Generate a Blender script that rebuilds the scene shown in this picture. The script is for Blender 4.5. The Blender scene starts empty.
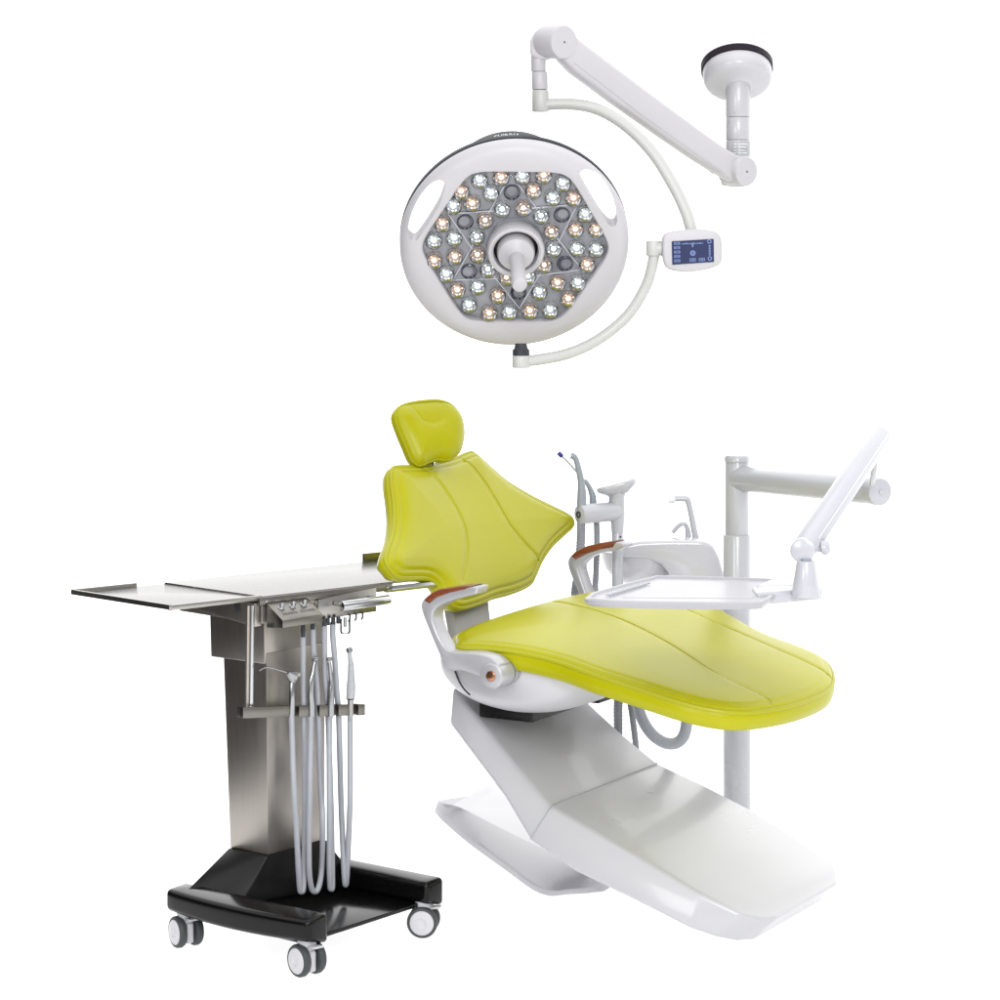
import bpy, bmesh, math, random
import numpy as np
from mathutils import Vector, Matrix
random.seed(4)
V = Vector
COL = bpy.context.scene.collection
CAM = V((0, 0, 1.6))
FOC, HOR = 2500.0, 250.0            # focal length and horizon row, in pixels of a 1000 px picture


# ------------------------------------------------------------------ survey helpers
def ray(px, py):
    return V(((px - 500) / FOC, 1.0, -(py - HOR) / FOC))


def at_depth(px, py, d):
    return CAM + ray(px, py) * d


def at_height(px, py, z):
    r = ray(px, py)
    return CAM + r * ((z - CAM.z) / r.z)


def on_plane(px, py, p0, n):
    r = ray(px, py)
    return CAM + r * ((p0 - CAM).dot(n) / r.dot(n))


# ------------------------------------------------------------------ materials
def mat(name, col, rough=.5, metal=0., spec=.5, coat=0., bump=0., bscale=60., var=0., vscale=8.,
        emit=None, estr=0., trans=0., aniso=None, sheen=0., edge=0.):
    m = bpy.data.materials.new(name)
    m.use_nodes = True
    nt = m.node_tree
    b = nt.nodes['Principled BSDF']
    if metal == 1. and edge:
        b.inputs['Specular Tint'].default_value = (edge, edge, edge, 1)
    b.inputs['Base Color'].default_value = (*col, 1)
    b.inputs['Roughness'].default_value = rough
    b.inputs['Metallic'].default_value = metal
    b.inputs['Specular IOR Level'].default_value = spec
    b.inputs['Coat Weight'].default_value = coat
    b.inputs['Coat Roughness'].default_value = .08
    b.inputs['Transmission Weight'].default_value = trans
    b.inputs['Sheen Weight'].default_value = sheen
    if emit:
        b.inputs['Emission Color'].default_value = (*emit, 1)
        b.inputs['Emission Strength'].default_value = estr
    tc = nt.nodes.new('ShaderNodeTexCoord')
    src = tc.outputs['Object']
    if aniso:                                   # brushed grain: stretch the noise along one axis
        mp = nt.nodes.new('ShaderNodeMapping')
        mp.inputs['Scale'].default_value = aniso
        nt.links.new(src, mp.inputs['Vector'])
        src = mp.outputs['Vector']
    if var:
        n = nt.nodes.new('ShaderNodeTexNoise')
        n.inputs['Scale'].default_value = vscale
        n.inputs['Detail'].default_value = 5
        nt.links.new(src, n.inputs['Vector'])
        r = nt.nodes.new('ShaderNodeMapRange')
        r.inputs['From Min'].default_value = .3
        r.inputs['From Max'].default_value = .7
        r.inputs['To Min'].default_value = 1 - var
        r.inputs['To Max'].default_value = 1 + var
        nt.links.new(n.outputs['Fac'], r.inputs['Value'])
        mx = nt.nodes.new('ShaderNodeVectorMath')
        mx.operation = 'SCALE'
        mx.inputs[0].default_value = col
        nt.links.new(r.outputs['Result'], mx.inputs['Scale'])
        nt.links.new(mx.outputs['Vector'], b.inputs['Base Color'])
        r2 = nt.nodes.new('ShaderNodeMapRange')
        r2.inputs['To Min'].default_value = max(.02, rough - .08)
        r2.inputs['To Max'].default_value = rough + .08
        nt.links.new(n.outputs['Fac'], r2.inputs['Value'])
        nt.links.new(r2.outputs['Result'], b.inputs['Roughness'])
    if bump:
        n2 = nt.nodes.new('ShaderNodeTexNoise')
        n2.inputs['Scale'].default_value = bscale
        n2.inputs['Detail'].default_value = 3
        nt.links.new(src, n2.inputs['Vector'])
        bp = nt.nodes.new('ShaderNodeBump')
        bp.inputs['Strength'].default_value = bump
        bp.inputs['Distance'].default_value = .002
        nt.links.new(n2.outputs['Fac'], bp.inputs['Height'])
        nt.links.new(bp.outputs['Normal'], b.inputs['Normal'])
    return m


M = {}
M['floor'] = mat('studio_white', (.93, .93, .93), .6, spec=.2, var=.01, vscale=2)
M['white'] = mat('white_enamel', (.455, .45, .475), .32, coat=.25, var=.02, vscale=6)
M['plate'] = mat('plate_white', (.36, .355, .385), .35, coat=.2, var=.03, vscale=6)
M['base'] = mat('base_white_shell', (.43, .43, .452), .30, coat=.25, var=.025, vscale=5)
M['cool'] = mat('cool_white_enamel', (.44, .445, .48), .28, coat=.35, var=.02, vscale=5)
M['lamp_white'] = mat('lamp_white_plastic', (.465, .455, .475), .4, var=.015, vscale=5)
M['ivory'] = mat('ivory_tube', (.47, .47, .455), .38, var=.015)
M['silver'] = mat('silver_paint', (.42, .42, .44), .35, metal=.35, var=.03, vscale=20)
M['lime'] = mat('lime_leather', (.362, .353, .0022), .31, spec=.25, bump=.16, bscale=38, var=.035, vscale=5)
M['lime_trim'] = mat('lime_piping', (.35, .343, .003), .4, spec=.35)
M['lime_seam'] = mat('lime_thread', (.40, .385, .03), .5)
M['wood'] = mat('red_brown_wood', (.17, .038, .012), .35, coat=.3, var=.35, vscale=9, aniso=(3, 3, 40))
M['copper'] = mat('copper_cap', (.45, .22, .13), .22, metal=.9, var=.15, vscale=60)
M['steel'] = mat('brushed_steel', (.37, .36, .345), .30, metal=1., var=.07, vscale=7, aniso=(4, 4, 90))
M['column'] = mat('brushed_column_steel', (.40, .37, .345), .38, metal=1., var=.04, vscale=6, aniso=(60, 60, 1.5))
M['darksteel'] = mat('dark_brushed_steel', (.20, .19, .175), .32, metal=1., var=.08, vscale=7, aniso=(4, 4, 90))
M['tray'] = mat('tray_steel', (.40, .395, .385), .27, edge=.75, metal=1., var=.04, vscale=5, aniso=(6, 30, 6))
M['chrome'] = mat('chrome', (.46, .47, .475), .12, metal=1., var=.03, vscale=30)
M['instrument'] = mat('instrument_steel', (.33, .34, .35), .20, metal=1., var=.05, vscale=40)
M['black'] = mat('gloss_black', (.003, .003, .0033), .16, spec=.22, var=.1, vscale=10)
M['satin_black'] = mat('satin_black', (.005, .005, .0052), .35, spec=.25, var=.15, vscale=12)
M['rubber'] = mat('rubber', (.03, .034, .036), .55, var=.1)
M['hose'] = mat('grey_hose', (.30, .315, .345), .42, var=.05, vscale=25)
M['greyhose'] = mat('ribbed_hose', (.24, .25, .28), .5, var=.06, vscale=30)
M['drain'] = mat('drain_hose_grey', (.34, .36, .40), .4, var=.04)
M['greyplastic'] = mat('grey_plastic', (.27, .30, .34), .35, var=.04)
M['dark'] = mat('dark_grey_plastic', (.035, .039, .045), .45, spec=.25, var=.06)
M['gasket'] = mat('dark_gasket', (.010, .006, .013), .5, spec=.15)
M['panel'] = mat('grey_lens_panel', (.20, .205, .225), .2, coat=.5, var=.25, vscale=22)
M['module'] = mat('module_cover', (.155, .16, .18), .14, coat=.6, var=.3, vscale=30)
M['smoke'] = mat('smoked_lens', (.03, .031, .05), .07, coat=1., var=.1)
M['edge'] = mat('clear_rib', (.46, .47, .52), .12, coat=.5)
M['cup'] = mat('reflector_cup', (.55, .57, .58), .28, metal=.6, var=.35, vscale=130)
M['led_cool'] = mat('led_cool', (.8, .85, .85), .2, emit=(.92, 1., .97), estr=1.4)
M['led_warm'] = mat('led_warm', (.8, .62, .5), .2, emit=(1., .66, .45), estr=1.3)
M['warmcup'] = mat('warm_reflector_cup', (.58, .51, .47), .28, metal=.6, var=.35, vscale=130)
M['screen'] = mat('screen_glass', (.018, .022, .055), .25, spec=.15, emit=(.045, .055, .125), estr=.5)
M['icon'] = mat('screen_icon', (.1, .14, .3), .3, emit=(.15, .21, .40), estr=.6)
M['blue'] = mat('blue_tip', (.012, .014, .19), .35)
M['beige'] = mat('beige_grey_panel', (.29, .285, .275), .4, var=.03)
M['print'] = mat('white_print', (.75, .75, .76), .5)
M['ink'] = mat('dark_print', (.06, .06, .06), .5)
M['label'] = mat('grey_label', (.36, .37, .385), .3, var=.12, vscale=120)
M['ceramic'] = mat('white_ceramic', (.50, .50, .525), .1, coat=.6, var=.01)
M['traywhite'] = mat('tray_white_plastic', (.35, .35, .375), .36, coat=.1, var=.015)
_nt = M['floor'].node_tree                   # floor made translucent: added glow from the world below washes out shadows
_p = _nt.nodes['Principled BSDF']
_tr = _nt.nodes.new('ShaderNodeBsdfTranslucent')
_tr.inputs['Color'].default_value = (.95, .95, .95, 1)
_mx = _nt.nodes.new('ShaderNodeMixShader')
_mx.inputs[0].default_value = .5
_nt.links.new(_p.outputs[0], _mx.inputs[1])
_nt.links.new(_tr.outputs[0], _mx.inputs[2])
_nt.links.new(_mx.outputs[0], _nt.nodes['Material Output'].inputs['Surface'])
gl = bpy.data.materials.new('clear_glass')
gl.use_nodes = True
_nt = gl.node_tree
_nt.nodes.remove(_nt.nodes['Principled BSDF'])
_f, _t, _g, _m = [_nt.nodes.new(k) for k in ('ShaderNodeFresnel', 'ShaderNodeBsdfTransparent', 'ShaderNodeBsdfGlossy', 'ShaderNodeMixShader')]
_f.inputs['IOR'].default_value = 1.5
_t.inputs['Color'].default_value = (.93, .94, .95, 1)
_g.inputs['Roughness'].default_value = .04
_g.inputs['Color'].default_value = (.45, .46, .48, 1)
_nt.links.new(_f.outputs[0], _m.inputs[0]); _nt.links.new(_t.outputs[0], _m.inputs[1]); _nt.links.new(_g.outputs[0], _m.inputs[2])
_nt.links.new(_m.outputs[0], _nt.nodes['Material Output'].inputs['Surface'])
M['glass'] = gl


# ------------------------------------------------------------------ object helpers
def finish(bm, ang=35):
    bmesh.ops.recalc_face_normals(bm, faces=bm.faces)
    for f in bm.faces:
        f.smooth = True
    for e in bm.edges:
        if len(e.link_faces) == 2:
            e.smooth = e.calc_face_angle(0) < math.radians(ang)


def world_loc(o):
    p = V((0, 0, 0))
    while o:
        p += o.location
        o = o.parent
    return p


def part(name, bm, m, parent=None, ang=35, label=None, recalc=True):
    """links a bmesh given in world coordinates as ONE mesh object under parent"""
    if recalc:
        finish(bm, ang)
    else:
        for f in bm.faces:
            f.smooth = True
    if parent:
        bmesh.ops.translate(bm, verts=bm.verts, vec=-world_loc(parent))
    me = bpy.data.meshes.new(name)
    bm.to_mesh(me)
    bm.free()
    for k in (m if isinstance(m, (list, tuple)) else [m]):
        me.materials.append(M[k])
    o = bpy.data.objects.new(name, me)
    COL.objects.link(o)
    if parent:
        o.parent = parent
    if label:
        o['label'] = label
    return o


def thing(name, label, cat, loc, group=None):
    o = bpy.data.objects.new(name, None)
    o.empty_display_size = .05
    COL.objects.link(o)
    o.location = loc
    o['label'] = label
    o['category'] = cat
    if group:
        o['group'] = group
    return o


def bevel(bm, w, seg=2, ang=30):
    bmesh.ops.recalc_face_normals(bm, faces=bm.faces)
    es = [e for e in bm.edges if len(e.link_faces) == 2 and e.calc_face_angle(0) > math.radians(ang)]
    if es:
        bmesh.ops.bevel(bm, geom=es, offset=w, segments=seg, profile=.5, affect='EDGES', clamp_overlap=True)


def setmat(bm, n0, idx):
    bm.faces.ensure_lookup_table()
    for f in bm.faces[n0:]:
        f.material_index = idx


def poly_prism(bm, pts, vec, bev=0., seg=2):
    """pts: closed 3D polygon, extruded by vec"""
    t = bmesh.new()
    a = [t.verts.new(p) for p in pts]
    b = [t.verts.new(V(p) + vec) for p in pts]
    n = len(pts)
    t.faces.new(a[::-1])
    t.faces.new(b)
    for i in range(n):
        t.faces.new((a[i], a[(i + 1) % n], b[(i + 1) % n], b[i]))
    if bev:
        bevel(t, bev, seg)
    merge(bm, t)


def merge(bm, t, idx=None):
    me = bpy.data.meshes.new('tmp')
    if idx is not None:
        for f in t.faces:
            f.material_index = idx
    t.to_mesh(me)
    t.free()
    bm.from_mesh(me)
    bpy.data.meshes.remove(me)


def box(bm, c, ax, half, bev=0., seg=2):
    x, y, z = ax
    t = bmesh.new()
    vs = {}
    for i in (-1, 1):
        for j in (-1, 1):
            for k in (-1, 1):
                vs[i, j, k] = t.verts.new(V(c) + x * (i * half[0]) + y * (j * half[1]) + z * (k * half[2]))
    for q in (((-1, -1, -1), (-1, 1, -1), (1, 1, -1), (1, -1, -1)), ((-1, -1, 1), (1, -1, 1), (1, 1, 1), (-1, 1, 1)),
              ((-1, -1, -1), (1, -1, -1), (1, -1, 1), (-1, -1, 1)), ((-1, 1, -1), (-1, 1, 1), (1, 1, 1), (1, 1, -1)),
              ((-1, -1, -1), (-1, -1, 1), (-1, 1, 1), (-1, 1, -1)), ((1, -1, -1), (1, 1, -1), (1, 1, 1), (1, -1, 1))):
        t.faces.new([vs[k] for k in q])
    if bev:
        bevel(t, bev, seg)
    merge(bm, t)


def frame_of(n):
    n = V(n).normalized()
    h = V((0, 0, 1)) if abs(n.z) < .9 else V((1, 0, 0))
    a = h.cross(n).normalized()
    return a, n.cross(a).normalized(), n


def lathe(bm, o, axis, prof, seg=32, cap=True, squash=1.):
    """prof: (radius, height along axis)"""
    a, b, n = frame_of(axis)
    o = V(o)
    rows = []
    for r, h in prof:
        if r < 1e-6:
            rows.append([bm.verts.new(o + n * h)])
        else:
            rows.append([bm.verts.new(o + n * h + (a * math.cos(2 * math.pi * i / seg) + b * squash * math.sin(2 * math.pi * i / seg)) * r) for i in range(seg)])
    for p, q in zip(rows, rows[1:]):
        for i in range(seg):
            j = (i + 1) % seg
            if len(p) == 1 and len(q) == 1:
                continue
            if len(p) == 1:
                bm.faces.new((p[0], q[j], q[i]))
            elif len(q) == 1:
                bm.faces.new((p[i], p[j], q[0]))
            else:
                bm.faces.new((p[i], p[j], q[j], q[i]))
    if cap:
        if len(rows[0]) > 1:
            bm.faces.new(rows[0][::-1])
        if len(rows[-1]) > 1:
            bm.faces.new(rows[-1])


def cyl(bm, p, q, r, seg=28, rnd=.0, r2=None):
    p, q = V(p), V(q)
    L = (q - p).length
    r2 = r if r2 is None else r2
    k = min(rnd, r * .95, L * .49)
    if k > 0:
        pr = [(r - k, 0), (r - k * .3, k * .3), (r, k), (r2, L - k), (r2 - k * .3, L - k * .3), (r2 - k, L)]
    else:
        pr = [(r, 0), (r2, L)]
    lathe(bm, p, q - p, pr, seg)


def crom(pts, n=8, closed=False):
    pts = [V(p) for p in pts]
    N = len(pts)
    out = []
    rng = range(N if closed else N - 1)
    for i in rng:
        if closed:
            p0, p1, p2, p3 = pts[i - 1], pts[i], pts[(i + 1) % N], pts[(i + 2) % N]
        else:
            p1, p2 = pts[i], pts[i + 1]
            p0 = pts[i - 1] if i else p1 * 2 - p2
            p3 = pts[i + 2] if i + 2 < N else p2 * 2 - p1
        for k in range(n):
            t = k / n
            out.append(.5 * ((2 * p1) + (p2 - p0) * t + (2 * p0 - 5 * p1 + 4 * p2 - p3) * t * t + (3 * p1 - p0 - 3 * p2 + p3) * t ** 3))
    if not closed:
        out.append(pts[-1])
    return out


def tube(bm, pts, r, seg=12, closed=False, smooth=0, cap=True):
    if smooth:
        pts = crom(pts, smooth, closed)
    pts = [V(p) for p in pts]
    n = len(pts)
    rr = r if isinstance(r, (list, tuple)) else None
    tang = []
    for i in range(n):
        if closed:
            t = pts[(i + 1) % n] - pts[i - 1]
        else:
            t = pts[min(i + 1, n - 1)] - pts[max(i - 1, 0)]
        tang.append(t.normalized())
    a, b, _ = frame_of(tang[0])
    rows = []
    for i in range(n):
        if i:
            q = tang[i - 1].rotation_difference(tang[i])
            a = q @ a
            a = (a - tang[i] * a.dot(tang[i])).normalized()
        b = tang[i].cross(a)
        ri = rr[min(len(rr) - 1, int(i * len(rr) / n))] if rr and len(rr) != n else (rr[i] if rr else r)
        if rr and len(rr) != n:
            f = i / (n - 1) * (len(rr) - 1)
            k = min(int(f), len(rr) - 2)
            ri = rr[k] * (1 - (f - k)) + rr[k + 1] * (f - k)
        rows.append([bm.verts.new(pts[i] + (a * math.cos(2 * math.pi * j / seg) + b * math.sin(2 * math.pi * j / seg)) * ri) for j in range(seg)])
    for p, q in zip(rows, rows[1:] + ([rows[0]] if closed else [])):
        for i in range(seg):
            bm.faces.new((p[i], p[(i + 1) % seg], q[(i + 1) % seg], q[i]))
    if cap and not closed:
        bm.faces.new(rows[0][::-1])
        bm.faces.new(rows[-1])


def loft(bm, rows, cap=True, closed=True):
    R = [[bm.verts.new(p) for p in r] for r in rows]
    n = len(R[0])
    for p, q in zip(R, R[1:]):
        for i in range(n if closed else n - 1):
            bm.faces.new((p[i], p[(i + 1) % n], q[(i + 1) % n], q[i]))
    if cap:
        bm.faces.new(R[0][::-1])
        bm.faces.new(R[-1])


def words(name, s, m, parent, o, ex, ey, h, align='CENTER'):
    cu = bpy.data.curves.new(name, 'FONT')
    cu.body = s
    cu.size = h
    cu.extrude = .0004
    cu.align_x = align
    ob = bpy.data.objects.new('tmp', cu)
    COL.objects.link(ob)
    dg = bpy.context.evaluated_depsgraph_get()
    me = bpy.data.meshes.new_from_object(ob.evaluated_get(dg))
    bpy.data.objects.remove(ob)
    ez = ex.cross(ey)
    mt = Matrix((ex, ey, ez)).transposed().to_4x4()
    mt.translation = V(o) - world_loc(parent)
    me.transform(mt)
    me.materials.clear()
    me.materials.append(M[m])
    me.name = name
    t = bpy.data.objects.new(name, me)
    COL.objects.link(t)
    t.parent = parent
    return t


def copy_tree(o, parent=None):
    c = o.copy()
    COL.objects.link(c)
    c.parent = parent if parent else o.parent
    for ch in list(o.children):
        copy_tree(ch, c)
    return c


# ================================================================== SETTING
fl = bmesh.new()
fl.faces.new([fl.verts.new(p) for p in ((-1.5, .5, 0), (6, .5, 0), (6, 11, 0), (-1.5, 11, 0))])   # sheet cut short at left so the steel mirrors the darkened world there
floor = part('floor', fl, 'floor')
floor['kind'] = 'structure'

# ================================================================== DENTAL CHAIR
C0 = V((.744, 5.87, 0))
U = V((.866, -.5, 0))            # towards the foot end
W = V((.5, .866, 0))             # across, away from the camera
Z = V((0, 0, 1))


def ch(t, v, z):
    return C0 - U * t + W * v + Z * z


def side(px, py, v):             # a pixel on the upright plane at width v
    return on_plane(px, py, C0 + W * v, W)


chair = thing('dental_chair', 'lime green leather dental chair with rounded headrest on a sloping white pedestal', 'dental chair', ch(.45, 0, 0))


def outline(poly, n=300, k=6):
    pts = crom([V((p[0], p[1], 0)) for p in poly], k, True)
    P = np.array([(p.x, p.y) for p in pts])
    Q = np.vstack([P, P[:1]])
    s = np.concatenate([[0], np.cumsum(np.linalg.norm(np.diff(Q, axis=0), axis=1))])
    g = np.linspace(0, s[-1], n, endpoint=False)
    return np.stack([np.interp(g, s, Q[:, 0]), np.interp(g, s, Q[:, 1])], 1)


def polydist(P, line):
    best = np.full(len(P), 1e9)
    L = np.array(line)
    for a, b in zip(L[:-1], L[1:]):
        d = b - a
        t = np.clip(((P - a) @ d) / (d @ d), 0, 1)
        best = np.minimum(best, np.linalg.norm(P - (a + t[:, None] * d), axis=1))
    return best


def cushion(name, poly, surf, parent, T=.045, edge=.03, he=.02, dome=.012, dscale=.1, seams=(), inset=.0, groove=.0, rim=((.004, -.15), (.006, -.5), (.003, -.88), (-.006, -1), (-.04, -1)),
            sw=.006, sd=.004, extra=None, pipe=.004, rings=56, center=None, bulge=.006, n=320, stitch=True):
    O = outline(poly, n)
    c = np.array(center) if center else O.mean(0)
    rs = np.concatenate([np.linspace(0, .8, int(rings * .6), endpoint=False), np.linspace(.8, 1, int(rings * .4))])[1:]
    allp = np.concatenate([c + (O - c) * r for r in rs])
    closed = np.vstack([O, O[:1]])
    d = np.full(len(allp), 1e9)
    A, B = closed[:-1], closed[1:]
    for k in range(len(A)):
        e = B[k] - A[k]
        t = np.clip(((allp - A[k]) @ e) / (e @ e + 1e-12), 0, 1)
        d = np.minimum(d, np.linalg.norm(allp - (A[k] + t[:, None] * e), axis=1))

    def height(P, d):
        x = np.clip(d / edge, 0, 1)
        h = he * np.sqrt(np.clip(1 - (1 - x) ** 2, 0, 1)) + dome * (1 - np.exp(-d / dscale))
        if groove:
            h = h - groove * np.exp(-((d - inset) / .004) ** 2)
        for s in seams:
            ds = polydist(P, s)
            h = h - sd * np.exp(-(ds / sw) ** 2)
        if extra:
            h = h + extra(P)
        return h
    h = height(allp, d)
    bm = bmesh.new()
    hc = height(np.array([c]), np.array([d[:n].min()]))[0]
    rows = []
    cv = bm.verts.new(surf(c[0], c[1], float(hc)))
    for i in range(len(rs)):
        rows.append([bm.verts.new(surf(*allp[i * n + j], float(h[i * n + j]))) for j in range(n)])
    for sc, hh in [(a, h * T) for a, h in rim]:
        row = []
        for j in range(n):
            tang = O[(j + 1) % n] - O[j - 1]
            nn = np.array([tang[1], -tang[0]])
            nn /= np.linalg.norm(nn)
            if nn @ (O[j] - c) < 0:
                nn = -nn
            q = O[j] + nn * sc
            row.append(bm.verts.new(surf(q[0], q[1], hh)))
        rows.append(row)
    for j in range(n):
        bm.faces.new((cv, rows[0][j], rows[0][(j + 1) % n]))
    for p, q in zip(rows, rows[1:]):
        for j in range(n):
            bm.faces.new((p[j], q[j], q[(j + 1) % n], p[(j + 1) % n]))
    bv = bm.verts.new(surf(c[0], c[1], -T))
    for j in range(n):
        bm.faces.new((bv, rows[-1][(j + 1) % n], rows[-1][j]))
    o = part(name, bm, 'lime', parent, ang=80)
    if pipe:
        b2 = bmesh.new()
        P = []
        for j in range(n):
            q = O[j] + (c - O[j]) / np.linalg.norm(c - O[j]) * .001
            P.append(surf(q[0], q[1], .001))
        tube(b2, P, pipe, 8, closed=True)
        part('piping', b2, 'lime_trim', o)
    if stitch:
        for s in seams:
            b3 = bmesh.new()
            pts = np.array([(p.x, p.y) for p in crom([V((a, b, 0)) for a, b in s], 10)])
            off = pts + np.array([.008, 0])
            dd = np.full(len(off), 1e9)
            for k in range(len(A)):
                e = B[k] - A[k]
                t = np.clip(((off - A[k]) @ e) / (e @ e + 1e-12), 0, 1)
                dd = np.minimum(dd, np.linalg.norm(off - (A[k] + t[:, None] * e), axis=1))
            hh = height(off, dd)
            tube(b3, [surf(a, b, float(g) + .0002) for (a, b), g in zip(off, hh)], .0011, 6)
            part('seam', b3, 'lime_seam', o)
    return o


# ---- seat: flat at the back, sloping to the foot end, with a soft break between
def seat_z(t, v):
    x = (.56 - t) / .08
    sp = .08 * (math.log1p(math.exp(x)) if x < 30 else x)
    return .66 - .198 * sp + .075 * (v + .39)


def seat_surf(p, q, h):          # p = position towards the foot, q = across
    t = -p
    e = .01
    dz = (seat_z(t - e, q) - seat_z(t + e, q)) / (2 * e)
    nn = (Z - U * dz - W * .075).normalized()
    return ch(t, q, seat_z(t, q)) + nn * h


def seat_uv(px, py, h=0.):
    z = .62
    for _ in range(60):
        P = at_height(px, py, z)
        t, v = (C0 - P).dot(U), (P - C0).dot(W)
        z = .5 * z + .5 * (seat_z(t, v) + h)
    return (-t, v)


seat_px = [(455, 646), (457, 637), (484, 625), (524, 612), (560, 602), (592, 596), (640, 590), (686, 596), (718, 611.5), (762, 636),
           (802, 651), (824, 662), (833, 676), (829, 690), (806, 702), (775, 710), (736, 713.5), (692, 706.5), (639, 690), (595, 676), (560, 663.5),
           (520, 654), (485, 650), (462, 649)]
seat_poly = [seat_uv(*p) for p in seat_px]
seam1 = [seat_uv(*p) for p in [(547, 607), (600, 622), (660, 650), (710, 681), (738, 694), (764, 704), (768, 708)]]
seam2 = [seat_uv(*p) for p in [(640, 599), (687, 619), (735, 640), (780, 660), (818, 675), (830, 681)]]
cushion('seat', seat_poly, seat_surf, chair, T=.043, edge=.026, he=.013, dome=.016, dscale=.09, seams=(seam1, seam2), inset=.018, groove=.002,
        sw=.006, sd=.0022, pipe=.0056, center=(-.42, .0))

# ---- backrest: a leaning plane whose wings curl forward
B0 = V((-.025, 6.314, .729))
BW = V((-.402, .232, .885)).normalized()
BN = W.cross(BW).normalized()
if BN.dot(U) < 0:
    BN = -BN


def curl(p):
    return (.18 if p > 0 else .09) * p * p


def back_surf(p, q, h):
    return B0 + W * p + BW * q + BN * (h + curl(p))


def back_uv(px, py, off=0.):
    f = 0
    for _ in range(20):
        P = on_plane(px, py, B0 + BN * (f + off), BN)
        p, q = (P - B0).dot(W), (P - B0).dot(BW)
        f = curl(p)
    return (p, q)


def z3(L):
    return [(370 + .23 * x, 380 + .23 * y) for x, y in L]


back_px = z3([(92, 395), (115, 380), (200, 378), (290, 366), (360, 347), (425, 319), (455, 325), (530, 392), (600, 450), (700, 510), (780, 550),
              (858, 589), (880, 614), (873, 640), (830, 680), (780, 730), (740, 792), (715, 850), (690, 890), (620, 923), (540, 944), (470, 973),
              (405, 992), (370, 988), (345, 968), (320, 938), (290, 890), (240, 863), (130, 860), (92, 830), (67, 793), (72, 750), (95, 680), (105, 600), (100, 520), (91, 450)])
sA = [back_uv(*p) for p in z3([(212, 386), (270, 470), (330, 580), (365, 670), (378, 760), (372, 830), (362, 890)])]
sB = [back_uv(*p) for p in z3([(382, 350), (450, 455), (510, 560), (560, 650), (630, 725), (712, 795)])]
cushion('backrest', [back_uv(*p) for p in back_px], back_surf, chair, T=.04, edge=.05, he=.02, dome=.02, dscale=.1, seams=(sA, sB),
        rim=((.003, -.15), (.003, -.4), (-.006, -.8), (-.022, -1), (-.05, -1)), inset=.016, groove=.004, sw=.006, sd=.0028, pipe=.006, center=back_uv(470, 528))

# ---- headrest
HN = V((.50, -.78, .36)).normalized()
HW = (BW - HN * BW.dot(HN)).normalized()
HX = HW.cross(HN)
if HX.dot(W) < 0:
    HX = -HX
H0 = on_plane(429, 433, B0 + BN * .045, BN)


def head_surf(p, q, h):
    return H0 + HX * p + HW * q + HN * (h + .35 * p * p)


def head_uv(px, py):
    P = on_plane(px, py, H0, HN)
    return ((P - H0).dot(HX), (P - H0).dot(HW))


head_px = z3([(106, 165), (118, 128), (150, 107), (215, 93), (295, 90), (350, 110), (390, 160), (403, 220), (399, 270), (384, 315), (352, 344),
              (322, 349), (298, 345), (275, 349), (250, 359), (225, 371), (200, 371), (176, 345), (152, 290), (127, 230)])
dimp = [head_uv(*p) for p in z3([(165, 112), (190, 150), (212, 190), (255, 198), (295, 188), (302, 145), (306, 92)])]
hc = np.array(head_uv(*z3([(245, 140)])[0]))


def dent(P):
    return -.010 * np.exp(-(np.linalg.norm((P - hc) / np.array([.075, .05]), axis=1)) ** 4)


cushion('headrest', [head_uv(*p) for p in head_px], head_surf, chair, T=.045, edge=.045, he=.024, dome=.014, dscale=.07, seams=(dimp,),
        rim=((.003, -.15), (.002, -.4), (-.010, -.8), (-.024, -1), (-.05, -1)),
        sw=.005, sd=.0016, inset=.006, groove=.0, pipe=.004, extra=dent, n=220, stitch=False)
b = bmesh.new()
tube(b, [H0 - HN * .045 - HW * .03, H0 - HN * .05 - HW * .10, H0 - HN * .06 - HW * .2], .012, 14, smooth=4)
part('headrest_post', b, 'chrome', chair)

# ---- bracket that carries the backrest
b = bmesh.new()
pa = [on_plane(451, 598, ch(.93, 0, 0), U), on_plane(488, 590, ch(.93, 0, 0), U), on_plane(494, 622, ch(.86, 0, 0), U), on_plane(462, 634, ch(.86, 0, 0), U)]
poly_prism(b, [pa[0], pa[1], pa[2] - Z * .06, pa[3] - Z * .06], -U * .03, .006)
part('back_bracket', b, 'beige', chair)

# ---- white shell under the seat
b = bmesh.new()
rows = []
for i in range(25):
    v = -.345 + .69 * i / 24
    k = max(0., 1 - abs(v / .352) ** 5) ** .5
    k = max(k, .05)
    row = []
    for j in range(33):
        a = math.pi * j / 32
        row.append(ch(.66 + .232 * (.35 + .65 * k) * math.cos(a), v, .615 + .035 * (v + .35) - (.134 * (.25 + .75 * k)) * math.sin(a) ** .9))
    rows.append(row)
loft(b, rows, cap=True, closed=True)
shell = part('seat_shell', b, 'white', chair, ang=60)
b = bmesh.new()                     # panel joint on the near cheek
jl = [(455, 671), (459, 681), (464, 689), (470, 695)]
tube(b, [side(x, y, -.351) for x, y in jl], .0022, 8, smooth=4)
part('shell_joint', b, 'dark', shell)

# ---- dark lift joint between shell and pedestal
b = bmesh.new()
box(b, ch(.72, -.03, .485), (U, W, Z), (.075, .185, .022), .006)
part('lift_joint', b, 'satin_black', chair)
b = bmesh.new()
box(b, on_plane(600, 690, C0 + W * .2, W) - W * .02, (U, W, Z), (.035, .05, .022), .006)
part('lift_joint', b, 'satin_black', chair)


# ---- pedestal arm and base cover (lofts across the chair)
def mirror(P, vc=.03):
    v = (P - C0).dot(W)
    return P + W * (2 * (vc - v))


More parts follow.
